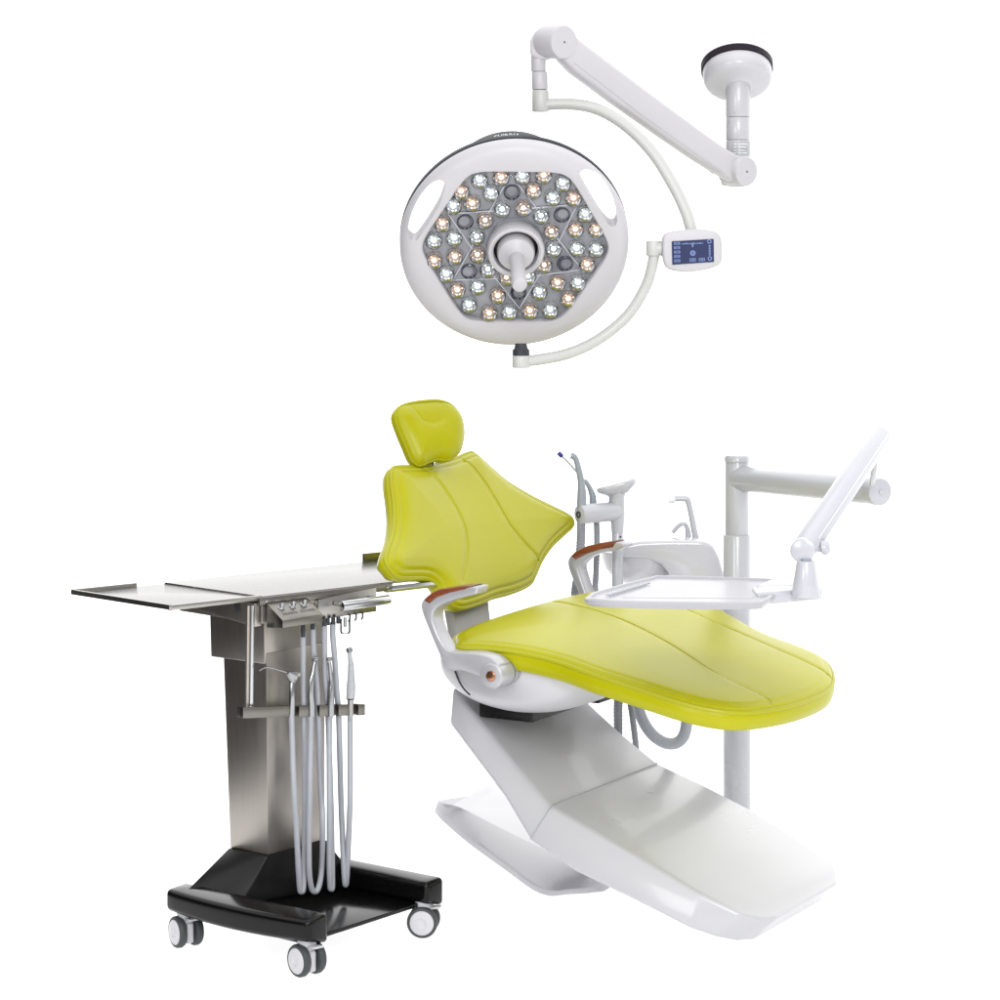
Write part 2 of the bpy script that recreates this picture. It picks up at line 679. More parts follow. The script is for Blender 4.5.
def slab(near, name, m, bev, seg=3):
    """near: list of (crease pixel, width, underside pixel, width); far side mirrored"""
    b = bmesh.new()
    rows = []
    for (c, vc, u, vu) in near:
        C, D = side(*c, vc), side(*u, vu)
        rows.append([D, C, mirror(C), mirror(D)])
    loft(b, rows)
    bevel(b, bev, seg, 14)
    return part(name, b, m, chair, ang=75)


slab([((452, 687), -.20, (449, 724), -.235),
      ((483, 724), -.215, (470, 752), -.25),
      ((520, 770), -.235, (504, 797), -.28),
      ((551, 806), -.255, (530, 841), -.305),
      ((595, 831), -.265, (575, 872), -.305),
      ((645, 860), -.27, (631, 899), -.305),
      ((700, 893), -.265, (690, 929), -.29),
      ((742, 914), -.245, (716, 938), -.262),
      ((762, 919), -.20, (737, 942), -.22),
      ((779, 917), -.15, (752, 941), -.17)], 'pedestal_cover', 'base', .010, 3)

b = bmesh.new()                        # joint line between the arm cover and the foot cover
tube(b, [side(530, 839.5, -.3055), side(551, 806, -.2565), side(552.5, 804.5, -.25), mirror(side(552.5, 804.5, -.25)), mirror(side(551, 806, -.2565))], .0013, 8)
part('cover_joint', b, 'label', chair)

# ---- base plate on the floor, a flat boat shape
b = bmesh.new()
rim_lo = [(604, 892), (572, 894), (540, 894), (503, 869), (466, 842), (442, 821), (434, 812)]
rim_hi = [(604, 886), (573, 889), (542, 888.5), (505, 863), (469, 835), (444, 813), (436, 806)]
ridge = [(606, 877), (580, 866), (548, 850), (515, 834), (485, 819), (460, 807), (441, 802.5)]
rear = [(640, 850), (600, 840), (570, 830), (545, 812), (520, 795), (505, 784), (494, 778)]
cols = [crom([at_height(x, y, z) for x, y in L], 5) for L, z in ((rim_lo, 0.), (rim_hi, .02), (ridge, .058), (rear, .045), (rear, .0))]
rows = []
for k in range(len(cols[0])):
    a, c, d, e, f = [col[k] for col in cols]
    m1 = c.lerp(d, .45) + Z * .007
    f = V((e.x, e.y, 0))
    g = d.lerp(e, .10)
    g.z = min(.034, d.z - .008)
    e = V((e.x, e.y, .034))
    rows.append([a, c, m1, d, g, e, f])
loft(b, rows)
bevel(b, .004, 2, 40)
part('base_plate', b, 'plate', chair, ang=38)


# ---- armrests
def armrest(outer, inner, wood, v, hub, knob, label=None, m='silver'):
    A = crom([side(x, y, v) for x, y in outer], 4) + crom([side(x, y, v) for x, y in inner[::-1]], 4)
    b = bmesh.new()
    poly_prism(b, A, W * .052, .006, 2)
    h = side(*hub, v)
    cyl(b, h - W * .004, h + W * .085, .030, 36, .004)
    arm = part('armrest', b, m, chair, ang=50)
    if label:
        arm['label'] = label
    b = bmesh.new()
    poly_prism(b, [side(x, y, v) - W * .0015 for x, y in wood], W * .055, .003, 2)
    part('wooden_pad', b, 'wood', arm, ang=60)
    if knob:
        b = bmesh.new()
        cyl(b, h - W * .007, h + W * .01, .0125, 28, .002)
        part('screw_cap', b, 'copper', arm)
        b = bmesh.new()
        lathe(b, h + W * .058, W, [(.0304, -.0012), (.0308, 0), (.0304, .0012)], 36, cap=False)
        part('hub_joint', b, 'dark', arm)
    return arm


def z6(L):
    return [(410 + .16 * x, 570 + .16 * y) for x, y in L]


armrest(z6([(425, 104), (300, 108), (180, 126), (100, 168), (68, 230), (112, 360), (190, 545), (228, 622), (330, 632), (470, 690), (520, 742)]),
        z6([(415, 152), (355, 166), (250, 196), (165, 238), (140, 300), (172, 405), (225, 490), (275, 512), (400, 520), (500, 545), (560, 590)]),
        z6([(84, 188), (130, 146), (180, 121), (300, 103), (392, 98), (345, 122), (250, 143), (170, 172), (120, 212)]),
        -.43, z6([(511, 662)])[0], True)


def z7(L):
    return [(550 + .17 * x, 440 + .17 * y) for x, y in L]


armrest(z7([(437, 614), (400, 601), (320, 606), (220, 628), (150, 660), (108, 700), (110, 760), (150, 860), (185, 940), (240, 1050)]),
        z7([(430, 634), (382, 654), (300, 662), (225, 692), (180, 727), (166, 758), (190, 840), (222, 930), (250, 990), (300, 1060)]),
        z7([(122, 684), (150, 655), (220, 622), (300, 604), (390, 594), (372, 632), (300, 644), (222, 668), (150, 706)]),
        .40, z7([(300, 1100)])[0], False)

# ================================================================== DELIVERY UNIT (pole, arms, tray)
DP = 6.65
pole_foot = at_depth(737, 600, DP)
pole_foot.z = 0
unit = thing('instrument_tray_unit', 'white pole with a jointed arm holding a flat tray over the lime seat', 'delivery unit', pole_foot)


def pole_at(py):
    return V((pole_foot.x, pole_foot.y, at_depth(737, py, DP).z))


b = bmesh.new()
cyl(b, pole_at(536), pole_at(461), .0315, 40, .001)
lathe(b, pole_at(462), Z, [(.0315, 0), (.0338, .002), (.0338, .012), (.030, .018), (.014, .021), (0, .0215)], 40)
part('upper_pole', b, 'cool', unit)
b = bmesh.new()
cyl(b, pole_foot, pole_at(534.5), .0365, 40, .003)
lathe(b, pole_foot, Z, [(.11, 0), (.11, .012), (.10, .018), (.05, .022), (.0365, .04)], 40)
part('lower_pole', b, 'cool', unit)
# horizontal arm
E0 = pole_at(478)
E1 = at_depth(874, 491, 6.2)
b = bmesh.new()
d = (E1 - E0).normalized()
cyl(b, E0 + d * .005, E1 + d * .0, .0335, 40, .003)
part('horizontal_arm', b, 'cool', unit)
b = bmesh.new()
ax = V((.42, -.905, 0)).normalized()
cyl(b, E1 - ax * .055, E1 + ax * .03, .0345, 40, .006)
kn = part('elbow_joint', b, 'cool', unit)
b = bmesh.new()
cyl(b, E1 + ax * .029, E1 + ax * .034, .0055, 16, .001)
part('joint_screw', b, 'white', kn)
# rising arm
T0 = at_depth(804, 549, 5.60)
T1 = at_depth(881, 434.5, 5.95)
b = bmesh.new()
cyl(b, T0, T1, .0285, 44, .010)
up = part('rising_arm', b, 'cool', unit)
b = bmesh.new()
sd_ = (T1 - T0).normalized()
nrm = V((.55, -.8, .2)).normalized()
nrm = (nrm - sd_ * nrm.dot(sd_)).normalized()
sd2 = sd_.cross(nrm)
for k in (-1,):
    tube(b, [T0 + sd_ * .03 + nrm * .0282, T1 - sd_ * .012 + nrm * .0282], .0012, 8)
part('arm_seam', b, 'print', up)
b = bmesh.new()
cyl(b, at_depth(873, 484, 6.1), at_depth(874.5, 462, 5.99), .008, 20, .002)
part('spring_link', b, 'cool', unit)
b = bmesh.new()
axT = V((-.25, -.95, 0)).normalized()
cyl(b, T0 + axT * .036, T0 - axT * .034, .0272, 40, .004)
part('wrist_joint', b, 'cool', unit)
b = bmesh.new()
K = at_depth(827, 549, 5.62)
lathe(b, K - V((.035, 0, 0)), V((1, -.2, .15)), [(.008, 0), (.009, .02), (.017, .024), (.018, .034), (.012, .042), (0, .044)], 24)
part('clamp_knob', b, 'cool', unit)
# drop post and tray lever
J0 = at_depth(806, 559, 5.57)
J1 = at_depth(806, 597, 5.57)
b = bmesh.new()
cyl(b, J0 + Z * .001, J0 - Z * .006, .013, 24)
part('pivot_pin', b, 'greyplastic', unit)
b = bmesh.new()
cyl(b, J1, J0 - Z * .004, .0325, 40, .003, r2=.0215)
part('drop_post', b, 'cool', unit)
ztray = .83
b = bmesh.new()
lever = [at_height(x, y, ztray - .018) for x, y in [(822, 600), (780, 604), (757, 605), (752, 599), (772, 590), (800, 588), (824, 592)]]
poly_prism(b, lever, Z * .028, .008, 3)
part('tray_lever', b, 'cool', unit)
# tray
tray_px = [(589, 601), (588, 597), (600, 592), (650, 579), (668, 577.5), (780, 580.5), (797, 583), (797, 586), (775, 596), (766, 602), (750, 604.5), (640, 603.5)]
o = [at_height(x, y, ztray) for x, y in tray_px]
o = crom(o, 3, True)
cc = sum(o, V()) / len(o)
b = bmesh.new()
rows = []
for s, h in ((.90, -.014), (.97, -.012), (1.0, -.004), (1.0, .002), (.985, .005), (.955, .005), (.94, .0), (.5, .0)):
    rows.append([cc + (p - cc) * s + Z * h for p in o])
loft(b, rows)
tr = part('tray', b, 'traywhite', unit, ang=40)
b = bmesh.new()                       # ribbed left border
for k in range(15):
    f = k / 14
    x, y = 606 + 38 * f, 594.3 - 11.5 * f
    p, q = at_height(x, y, ztray + .004), at_height(x + 6, y + .4, ztray + .004)
    tube(b, [p, q], .0022, 6)
part('tray_ribs', b, 'cool', tr)
b = bmesh.new()
mt_ = [at_height(x, y, ztray - .0006) for x, y in [(622, 598), (661, 581), (780, 583), (752, 599)]]
poly_prism(b, mt_, Z * .0012)
part('tray_mat', b, 'traywhite', tr)

# ================================================================== CUSPIDOR
DC = 6.95
cus = thing('cuspidor', 'white ceramic spittoon bowl with a curved faucet behind the instrument tray', 'cuspidor', at_depth(680, 640, DC))


def z4(L):
    return [(600 + .16 * x, 470 + .16 * y) for x, y in L]


# body: side outline, with depth
b = bmesh.new()
body = z4([(60, 530), (130, 470), (250, 446), (420, 440), (600, 440), (670, 448), (710, 480), (745, 550), (770, 640), (790, 760), (800, 960), (420, 960), (440, 690), (425, 640),
           (380, 590), (300, 556), (180, 548), (100, 548)])
dd = []
prof = [at_depth(x, y, DC - .12) for x, y in body]
poly_prism(b, prof, V((.03, .27, 0)), .03, 4)
part('body', b, 'ceramic', cus, ang=60)
b = bmesh.new()
bc = at_depth(660, 543, DC)
lathe(b, at_depth(640, 560, DC - .0), Z, [(.02, -.075), (.045, -.065), (.075, -.05), (.10, -.02), (.108, .01), (.112, .028), (.09, .035)], 40)
part('bowl', b, 'ceramic', cus, ang=60)
# faucet
b = bmesh.new()
fx = z4([(605, 446), (590, 380), (575, 300), (560, 230), (545, 185), (515, 178), (460, 180)])
tube(b, [at_depth(x, y, DC - .05) for x, y in fx], [.0095, .0085, .0085, .008, .009, .009, .008], 16, smooth=5)
part('faucet', b, 'cool', cus)
b = bmesh.new()
cyl(b, at_depth(675, 499, DC - .05), at_depth(668, 500, DC - .05), .0105, 18, .002)
cyl(b, at_depth(673, 499, DC - .05), at_depth(673, 503.5, DC - .05), .004, 12)
part('faucet_nozzle', b, 'print', cus)
b = bmesh.new()
fx = z4([(555, 446), (550, 390), (540, 350), (520, 336), (490, 350), (452, 392)])
tube(b, [at_depth(x, y, DC - .02) for x, y in fx], [.010, .0075, .0065, .006, .006, .006], 14, smooth=5)
part('cup_filler', b, 'cool', cus)

b = bmesh.new()
tube(b, [at_depth(x, y, 6.6) for x, y in [(628, 655), (634, 690), (641, 716), (651, 733), (664, 742.5), (676, 743), (684, 735), (687, 718), (687, 690), (684, 640)]], .0155, 18, smooth=8)
part('drain_hose', b, 'drain', cus)

# ================================================================== SUCTION HOLDER
DS = 6.8
foot = at_depth(618, 640, DS)
foot.z = 0
hold = thing('suction_holder', 'white upright post with a flared top plate and a sideways barrel left of the spittoon', 'suction holder', foot)


def hz(px, py, dd=0):
    return at_depth(px, py, DS + dd)


b = bmesh.new()
cyl(b, hz(617.5, 690), hz(617.5, 531), .0155, 32, .002)
part('post', b, 'cool', hold)
b = bmesh.new()
rows = []
for (x, y, rx, ry) in ((617.5, 532, .0168, .0168), (617.5, 524, .018, .018), (617, 514, .022, .022), (616.7, 505, .0225, .0225), (616.7, 498, .022, .022), (616.8, 492, .024, .025), (617, 488, .030, .028)):
    c = hz(x, y)
    rows.append([c + V((math.cos(a) * rx, math.sin(a) * ry, 0)) for a in [2 * math.pi * i / 32 for i in range(32)]])
loft(b, rows)
part('neck', b, 'cool', hold, ang=60)
b = bmesh.new()                        # tilted oval top plate
tx, ty = V((.965, 0, .262)).normalized(), V((0, 1, 0))
tz = tx.cross(ty)
pc_ = hz(616.5, 485.5)
loft(b, [[pc_ + tx * (sc_ * .056 * math.copysign(abs(math.cos(a)) ** .7, math.cos(a))) + ty * (sc_ * .040 * math.copysign(abs(math.sin(a)) ** .7, math.sin(a))) + tz * h for a in [2 * math.pi * k / 40 for k in range(40)]]
         for sc_, h in ((.5, -.024), (.78, -.013), (.96, -.006), (1., -.001), (1., .004), (.96, .008), (.6, .009))])
part('top_plate', b, 'cool', hold, ang=60)
b = bmesh.new()
cyl(b, hz(579, 514.5, -.07), hz(617, 511), .0265, 40, .006)
bar_ = part('barrel', b, 'cool', hold)
b = bmesh.new()
ax = (hz(579, 514.5, -.07) - hz(617, 511)).normalized()
p = hz(579, 514.5, -.07)
lathe(b, p + ax * .0006, ax, [(.009, 0), (.009, .003), (.006, .003), (.006, -.004), (0, -.004)], 24, cap=False)
part('socket', b, 'dark', bar_)
b = bmesh.new()
cyl(b, hz(620.2, 536.2) - V((0, .017, 0)), hz(620.2, 536.2) - V((0, .011, 0)), .0025, 12)
part('screw', b, 'dark', hold)

# ---- two suction handpieces hanging in the holder, each with its hose
DQ = 6.74
suc = thing('suction_handpiece', 'grey angled suction handpiece with thick hose hanging left of the white barrel', 'suction tube', at_depth(582, 506, DQ), 'suction handpieces')


def q(L, d=DQ):
    return [at_depth(550 + .17 * x, 440 + .17 * y, d) for x, y in L]


b = bmesh.new()
tube(b, q([(185, 385), (187, 320), (182, 240), (168, 170), (155, 120), (140, 97), (122, 92)]), [.0135, .0125, .0095, .0085, .008, .0085, .009], 18, smooth=6)
part('handle', b, 'greyplastic', suc)
b = bmesh.new()
P = crom(q([(185, 380), (184, 480), (180, 620), (165, 780), (150, 940)]) + [at_depth(584, 635, DQ - .02), at_depth(604, 664, 6.6), at_depth(617, 690, 6.55), at_depth(618, 712, 6.55), at_depth(618, 745, 6.55)], 24)
tube(b, P, [.0118 + .0007 * math.sin(i * 2.1) for i in range(len(P))], 16)
part('hose', b, 'greyhose', suc)
suc2 = thing('saliva_ejector', 'slim grey saliva ejector with dark blue tip leaning left beside the white barrel', 'suction tube', at_depth(593, 506, DQ + .05), 'suction handpieces')
b = bmesh.new()
tube(b, q([(255, 385), (250, 330), (235, 285), (215, 250), (203, 236)], DQ + .05), [.010, .009, .007, .006, .005], 16, smooth=5)
part('handle', b, 'greyplastic', suc2)
b = bmesh.new()
tube(b, q([(206, 240), (160, 190), (110, 135), (66, 92)], DQ + .05), .0029, 10, smooth=4)
part('straw', b, 'label', suc2)
b = bmesh.new()
cyl(b, *q([(72, 98), (48, 74)], DQ + .05), .0062, 16, .0015)
part('tip', b, 'blue', suc2)
b = bmesh.new()
P = crom(q([(254, 380), (272, 470), (276, 600), (272, 760), (268, 900)], DQ + .05) + [at_depth(600, 640, 6.7), at_depth(624, 680, 6.55), at_depth(630, 702, 6.55), at_depth(634, 729, 6.55), at_depth(638, 765, 6.6)], 24)
tube(b, P, [.0082 + .0006 * math.sin(i * 2.1) for i in range(len(P))], 14)
part('hose', b, 'greyhose', suc2)

# ================================================================== SURGICAL LAMP
LD = 6.0
lamp_c = at_depth(515, 242, LD)
can_d = 6.34
can_c = at_depth(738, 58, can_d)
lamp = thing('surgical_lamp', 'round white surgical lamp with clustered LED lenses hanging on a jointed white ceiling arm', 'surgical lamp', can_c)
LN = V((.045, -.885, -.46)).normalized()
LX = V((1, .0, 0))
LX = (LX - LN * LX.dot(LN)).normalized()
LY = LN.cross(LX).normalized()
if LY.z < 0:
    LY = -LY


def lp(x, y, h=0.):
    return lamp_c + LX * x + LY * y + LN * h


RC = (0., -.0165)                  # the housing sits a little low on the lens field


def lpx(zx, zy, h=0.):            # zoomed lamp coordinates onto the face
    P = on_plane(380 + .26 * zx, 120 + .26 * zy, lamp_c + LN * h, LN)
    return (P - lamp_c).dot(LX), (P - lamp_c).dot(LY)


HC = lpx(521, 489)


def hexr(th, ap=.200, p=16):
    s = sum(max(0, math.cos(th - math.radians(k))) ** p for k in (30, 90, 150, 210, 270, 330))
    return ap / s ** (1 / p)


NS = 144
TH = [2 * math.pi * i / NS for i in range(NS)]


def hexloop(ap, h, rot=math.radians(-2)):
    return [lp(HC[0] + hexr(t - rot, ap) * math.cos(t), HC[1] + hexr(t - rot, ap) * math.sin(t), h) for t in TH]


def circ(r, h, c=RC):
    return [lp(c[0] + r * math.cos(t), c[1] + r * math.sin(t), h) for t in TH]


b = bmesh.new()
R0 = .276
loops = [hexloop(.202, -.022), hexloop(.202, .004), hexloop(.2045, .007)]
hx = hexloop(.2045, .007)
for f, h in ((.3, .0085), (.6, .007), (.85, .001)):
    loops.append([a.lerp(c, f) + LN * (h - .007 * (1 - f)) for a, c in zip(hx, circ(.270, 0))])
loops += [circ(.271, -.006), circ(R0, -.016), circ(R0 + .001, -.025), circ(R0 - .002, -.034), circ(.262, -.036), hexloop(.212, -.034)]
R = [[b.verts.new(p) for p in r] for r in loops]
for p, q_ in zip(R, R[1:] + R[:1]):
    for i in range(NS):
        b.faces.new((p[i], p[(i + 1) % NS], q_[(i + 1) % NS], q_[i]))
head = part('lamp_head', b, 'lamp_white', lamp, ang=40)


def cut(obj, cutter_bm):
    cutter = part('tmp_cut', cutter_bm, 'lamp_white', None)
    cutter.location = -world_loc(obj)
    cutter.location = (0, 0, 0)
    md = obj.modifiers.new('cut', 'BOOLEAN')
    md.object = cutter
    md.operation = 'DIFFERENCE'
    md.solver = 'EXACT'
    bpy.context.view_layer.update()
    dg = bpy.context.evaluated_depsgraph_get()
    me = bpy.data.meshes.new_from_object(obj.evaluated_get(dg))
    obj.modifiers.clear()
    old = obj.data
    obj.data = me
    bpy.data.meshes.remove(old)
    me.name = obj.name
    bpy.data.objects.remove(cutter)


slotL = [(118, 452), (108, 425), (122, 360), (158, 290), (205, 240), (240, 232), (250, 252), (232, 315), (195, 380), (160, 432), (138, 458)]
slotR = [(770, 197), (800, 192), (848, 222), (887, 280), (908, 345), (910, 392), (890, 404), (855, 370), (808, 295), (770, 225)]
for sl in (slotL, slotR):
    c = bmesh.new()
    pts = [lp(*lpx(x, y, 0), -.08) for x, y in sl]
    pts = crom(pts, 4, True)
    poly_prism(c, pts, LN * .16)
    cut(head, c)
finish_b = bmesh.new()
finish_b.from_mesh(head.data)
finish(finish_b, 40)
finish_b.to_mesh(head.data)
finish_b.free()

b = bmesh.new()                       # dark back rim and back housing
lathe(b, lp(*RC), -LN, [(.271, .036), (.277, .037), (.277, .049), (.271, .052)], 96, cap=False)
rows = []
HB = (-.002, .0485)
loft(b, [circ(.150, -.036, HB), circ(.158, -.06, HB), circ(.160, -.184, HB), circ(.154, -.194, HB), circ(.13, -.21, HB), circ(.06, -.215, HB)])
hb = part('back_housing', b, 'dark', lamp, ang=50)
txt = words('lettering', 'SHINVA', 'print', hb, lp(-.012, .2095, -.146), LX * .72, -LN, .0250)
for vtx in txt.data.vertices:                # wrap the letters round the curved housing
    rel = vtx.co + world_loc(hb) - lp(HB[0], HB[1])
    X, h_ = rel.dot(LX), rel.dot(LN)
    lift = .1622 + (.0008 if rel.dot(LY) > .161 else .0)
    vtx.co = lp(HB[0] + X, HB[1] + math.sqrt(lift ** 2 - X * X), h_) - world_loc(hb)

b = bmesh.new()
loft(b, [hexloop(.2015, -.02), hexloop(.2015, -.012), hexloop(.10, -.012)])
pan = part('lens_panel', b, 'panel', lamp, ang=40)

LEDS = [(383, 235, 0), (466, 225, 1), (547, 220, 0), (630, 217, 1), (312, 278, 1), (427, 285, 0), (590, 275, 1), (703, 247, 0), (355, 325, 1), (282, 335, 0), (470, 347, 0), (552, 343, 1),
        (665, 303, 0), (745, 305, 1), (240, 402, 1), (405, 390, 1), (620, 372, 0), (790, 365, 0), (207, 468, 0), (285, 458, 0), (372, 452, 0), (660, 432, 1), (752, 425, 1), (832, 425, 1),
        (208, 545, 1), (288, 530, 1), (375, 522, 1), (668, 500, 0), (757, 498, 0), (832, 500, 0), (255, 597, 0), (415, 578, 0), (632, 562, 1), (797, 560, 1), (487, 610, 1), (570, 605, 0),
        (297, 658, 1), (375, 645, 0), (683, 630, 1), (762, 630, 0), (342, 715, 0), (453, 680, 1), (613, 665, 0), (725, 692, 1), (420, 748, 1), (497, 742, 0), (577, 738, 1), (655, 735, 0)]


def led_mesh(warm):
    b = bmesh.new()
    r = .0215
    c = lp(0, 0, -.012)
    # faceted reflector bowl standing proud of the panel, open to the front, under a clear dome
    lathe(b, c, LN, [(r * .98, 0), (r * 1.0, .009), (r * .93, .0115), (r * .84, .0085), (r * .62, .004), (r * .40, .002), (0, .0018)], 12, cap=False)
    for i in range(12):
        a = 2 * math.pi * i / 12
        for q_, rr_ in ((.74, .0026), (.48, .0022)):
            p = c + LN * (.0068 if q_ > .6 else .0035) + (LX * math.cos(a + q_) + LY * math.sin(a + q_)) * r * q_
            lathe(b, p, LN, [(rr_, 0), (rr_ * .55, .0022), (0, .003)], 5, cap=False)
    k = len(b.faces)
    lathe(b, c + LN * .004, LN, [(r * .27, -.002), (r * .27, .003), (r * .18, .0055), (0, .0065)], 10, cap=False)
    for i in range(4):
        a = 2 * math.pi * i / 4 + .5
        p = c + LN * .0095 + (LX * math.cos(a) + LY * math.sin(a)) * r * .62
        lathe(b, p, LN, [(.0020, 0), (.0012, .002), (0, .0025)], 6, cap=False)
    setmat(b, k, 1)
    k = len(b.faces)
    lathe(b, c, LN, [(r * .95, .0115), (r * .88, .0165), (r * .66, .0215), (r * .34, .0245), (0, .0255)], 20, cap=False)
    setmat(b, k, 2)
    finish(b, 30)
    me = bpy.data.meshes.new('led_lens')
    bmesh.ops.translate(b, verts=b.verts, vec=-lamp_c)
    b.to_mesh(me)
    b.free()
    for m_ in (['warmcup', 'led_warm', 'glass'] if warm else ['cup', 'led_cool', 'glass']):
        me.materials.append(M[m_])
    return me


LM = [led_mesh(0), led_mesh(1)]
for x, y, w_ in LEDS:
    o = bpy.data.objects.new('led_lens', LM[w_])
    COL.objects.link(o)
    o.parent = pan
    X, Y = lpx(x, y, -.0)
    o.location = lamp_c - world_loc(pan) + LX * X + LY * Y
WIN = [(508, 283), (328, 397), (700, 370), (343, 587), (712, 557), (533, 668)]
for x, y in WIN:
    b = bmesh.new()
    X, Y = lpx(x, y, -.0)
    lathe(b, lp(X, Y, -.012), LN, [(.020, 0), (.020, .007), (.0175, .009), (.017, .004), (0, .003)], 28, cap=False)
    part('smoked_lens', b, 'smoke', pan)
for x, y in WIN:                       # clear ribs round each lens module
    P = V((*lpx(x, y, -.0), 0))
    dr = (P - V((*lpx(521, 486), 0))).normalized()
    b = bmesh.new()
    ap = P + dr * .046
    l1 = ap - (Matrix.Rotation(math.radians(31), 3, 'Z') @ dr) * .138
    l2 = ap - (Matrix.Rotation(math.radians(-31), 3, 'Z') @ dr) * .138
    pts_ = [l1, l1.lerp(ap, .92), ap, l2.lerp(ap, .92), l2]
    tube(b, [lp(p.x, p.y, -.009) for p in pts_], .0019, 6)
    part('module_rib', b, 'edge', pan)
    b = bmesh.new()
    tri = [l1.lerp(l2, .02), l1.lerp(ap, .95), l2.lerp(ap, .95), l2.lerp(l1, .02)]
    cz_ = lambda p, h: lp(p.x, p.y, h)
    poly_prism(b, [cz_(tri[0], -.0122), cz_(tri[1], -.0105), cz_(tri[2], -.0105), cz_(tri[3], -.0122)], LN * .0028, .0008, 1)
    part('lens_module', b, 'module', pan)

# centre ring, hub and sterile handle
cx_, cy_ = lpx(522, 496)
cc = lp(cx_, cy_, 0)
b = bmesh.new()
lathe(b, cc, LN, [(.068, -.014), (.069, .012), (.066, .02), (.060, .022), (.055, .018), (.053, -.005)], 60, cap=False)
part('centre_ring', b, 'lamp_white', lamp)
b = bmesh.new()
lathe(b, cc, LN, [(.054, -.008), (.050, -.006), (0, -.006)], 40, cap=False)
part('hub_recess', b, 'satin_black', lamp)
b = bmesh.new()
lathe(b, cc - LY * .004, LN, [(.0455, -.006), (.0455, .016), (.042, .024), (.028, .032), (.0185, .042), (.0175, .12), (.0185, .172), (.016, .18), (.0145, .181), (0, .181)], 44)
part('sterile_handle', b, 'lamp_white', lamp)

# lower joint and arms
b = bmesh.new()
JD = 6.0
lathe(b, at_depth(521, 356, JD), Z, [(.0195, 0), (.0205, .003), (.0205, .014), (.016, .019), (.014, .03)], 32)
part('swivel_collar', b, 'dark', lamp)
b = bmesh.new()
cyl(b, at_depth(521, 368, JD), at_depth(521, 355.2, JD), .0215, 36, .004)
part('swivel_socket', b, 'ivory', lamp)
b = bmesh.new()
P = [at_depth(x, y, JD + e) for x, y, e in ((524, 361, 0), (540, 359.5, .01), (570, 353, .03), (600, 338.5, .05), (628, 315, .06), (646, 286, .06), (653, 262, .05), (654, 250, .05))]
tube(b, P, .0135, 20, smooth=8)
part('yoke_arm', b, 'ivory', lamp)
b = bmesh.new()
cyl(b, at_depth(653.5, 256, JD + .05), at_depth(653.5, 240.5, JD + .05), .0185, 32, .004)
cyl(b, at_depth(653.5, 248.5, JD + .05), at_depth(664, 248.5, JD + .05), .0175, 32)
part('elbow_joint', b, 'ivory', lamp)
b = bmesh.new()
cyl(b, at_depth(661.5, 248.5, JD + .05), at_depth(663.5, 248.5, JD + .05), .0192, 32)
part('elbow_seal', b, 'dark', lamp)
b = bmesh.new()
P = [at_depth(x, y, JD + e) for x, y, e in ((541, 104.8, .1), (570, 104, .1), (598, 109.5, .1), (626, 126, .09), (652, 152, .08), (672, 183, .07), (686, 212, .06), (693, 236, .05))]
tube(b, P, .0145, 20, smooth=8)
part('curved_arm', b, 'ivory', lamp)
# control panel
b = bmesh.new()
PD = JD + .03
PX, PY, PN = V((.97, .24, 0)).normalized(), V((0, -.06, 1)).normalized(), None
PX = V((1, .05, .035)).normalized()
PY = V((-.02, -.04, 1)).normalized()
PN = PX.cross(PY).normalized()
pc = at_depth(692.5, 251, PD)


def pp(x, y, h=0.):               # panel coordinates in picture pixels around its centre
    s = PD / FOC
    return pc + PX * x * s + PY * -y * s + PN * h


op = [(-30, -10), (-29.5, -15), (-25, -19.2), (-12, -21.3), (2, -21.8), (14, -21), (24, -18.5), (28.5, -14), (30, -8), (30.3, 4), (29.5, 11), (26, 15.6), (16, 18.8), (2, 20.8), (-12, 20.5), (-23, 18), (-28, 13), (-30, 4)]
opc = crom([V((x, y, 0)) for x, y in op], 3, True)
rows = []
for s, h in ((.8, -.030), (.95, -.026), (1.0, -.016), (1.0, -.006), (.985, .0), (.95, .003), (.90, .0035), (.4, .0035)):
    rows.append([pp(p.x * s, p.y * s, h) for p in opc])
loft(b, rows)
panel = part('control_panel', b, 'lamp_white', lamp, ang=50)
b = bmesh.new()
sq = [pp(-21, -10.5, .0038), pp(21.2, -11.4, .0038), pp(21.2, 11.6, .0038), pp(-20.8, 13, .0038)]
poly_prism(b, sq, PN * .0012)
scr = part('screen', b, 'screen', panel)
b = bmesh.new()


def ic(x0, y0, x1, y1):
    poly_prism(b, [pp(x0, y0, .0051), pp(x1, y0, .0051), pp(x1, y1, .0051), pp(x0, y1, .0051)], PN * .0004)


def ring(x, y, r, w):
    s = PD / FOC
    lathe(b, pp(x, y, .0051), PN, [(r * s, 0), (r * s, .0005), ((r - w) * s, .0005), ((r - w) * s, 0)], 20, cap=False)


for k in range(5):
    y = -8.3 + k * 4.35
    ic(-18.5, y - .2, -13, y + .25); ic(-18.5, y - 1.3, -13, y - .85); ic(-18.5, y + .9, -13, y + 1.3); ic(-18.6, y - 1.2, -17.8, y + 1.2); ic(-13.6, y - 1.2, -12.8, y + 1.2)
for k in range(10):
    ic(-11 + k * 2.2, -7.9 - (k % 3) * .25, -9.3 + k * 2.2, -7.1)
ic(-.6, -6.8, .6, -4)
ic(-1.3, -6.9, 1.3, -6.2)
ring(0, 2, 2.7, 1.1); ring(0, 2, 1.0, .6)
ring(16.8, -9, 2.1, .8); ring(17, 8, 2.1, .8)
for k in range(7):
    ic(16, -5.4 + k * 1.55, 18, -4.5 + k * 1.55)
for x in (-.2, 9):
    ic(x - 3, 7.2, x + 3, 7.7); ic(x - 3, 9.9, x + 3, 10.4); ic(x - 3, 7.2, x - 2.3, 10.4); ic(x + 2.3, 7.2, x + 3, 10.4); ic(x - 1.2, 8.3, x + 1.4, 9.3)
part('screen_icons', b, 'icon', scr)

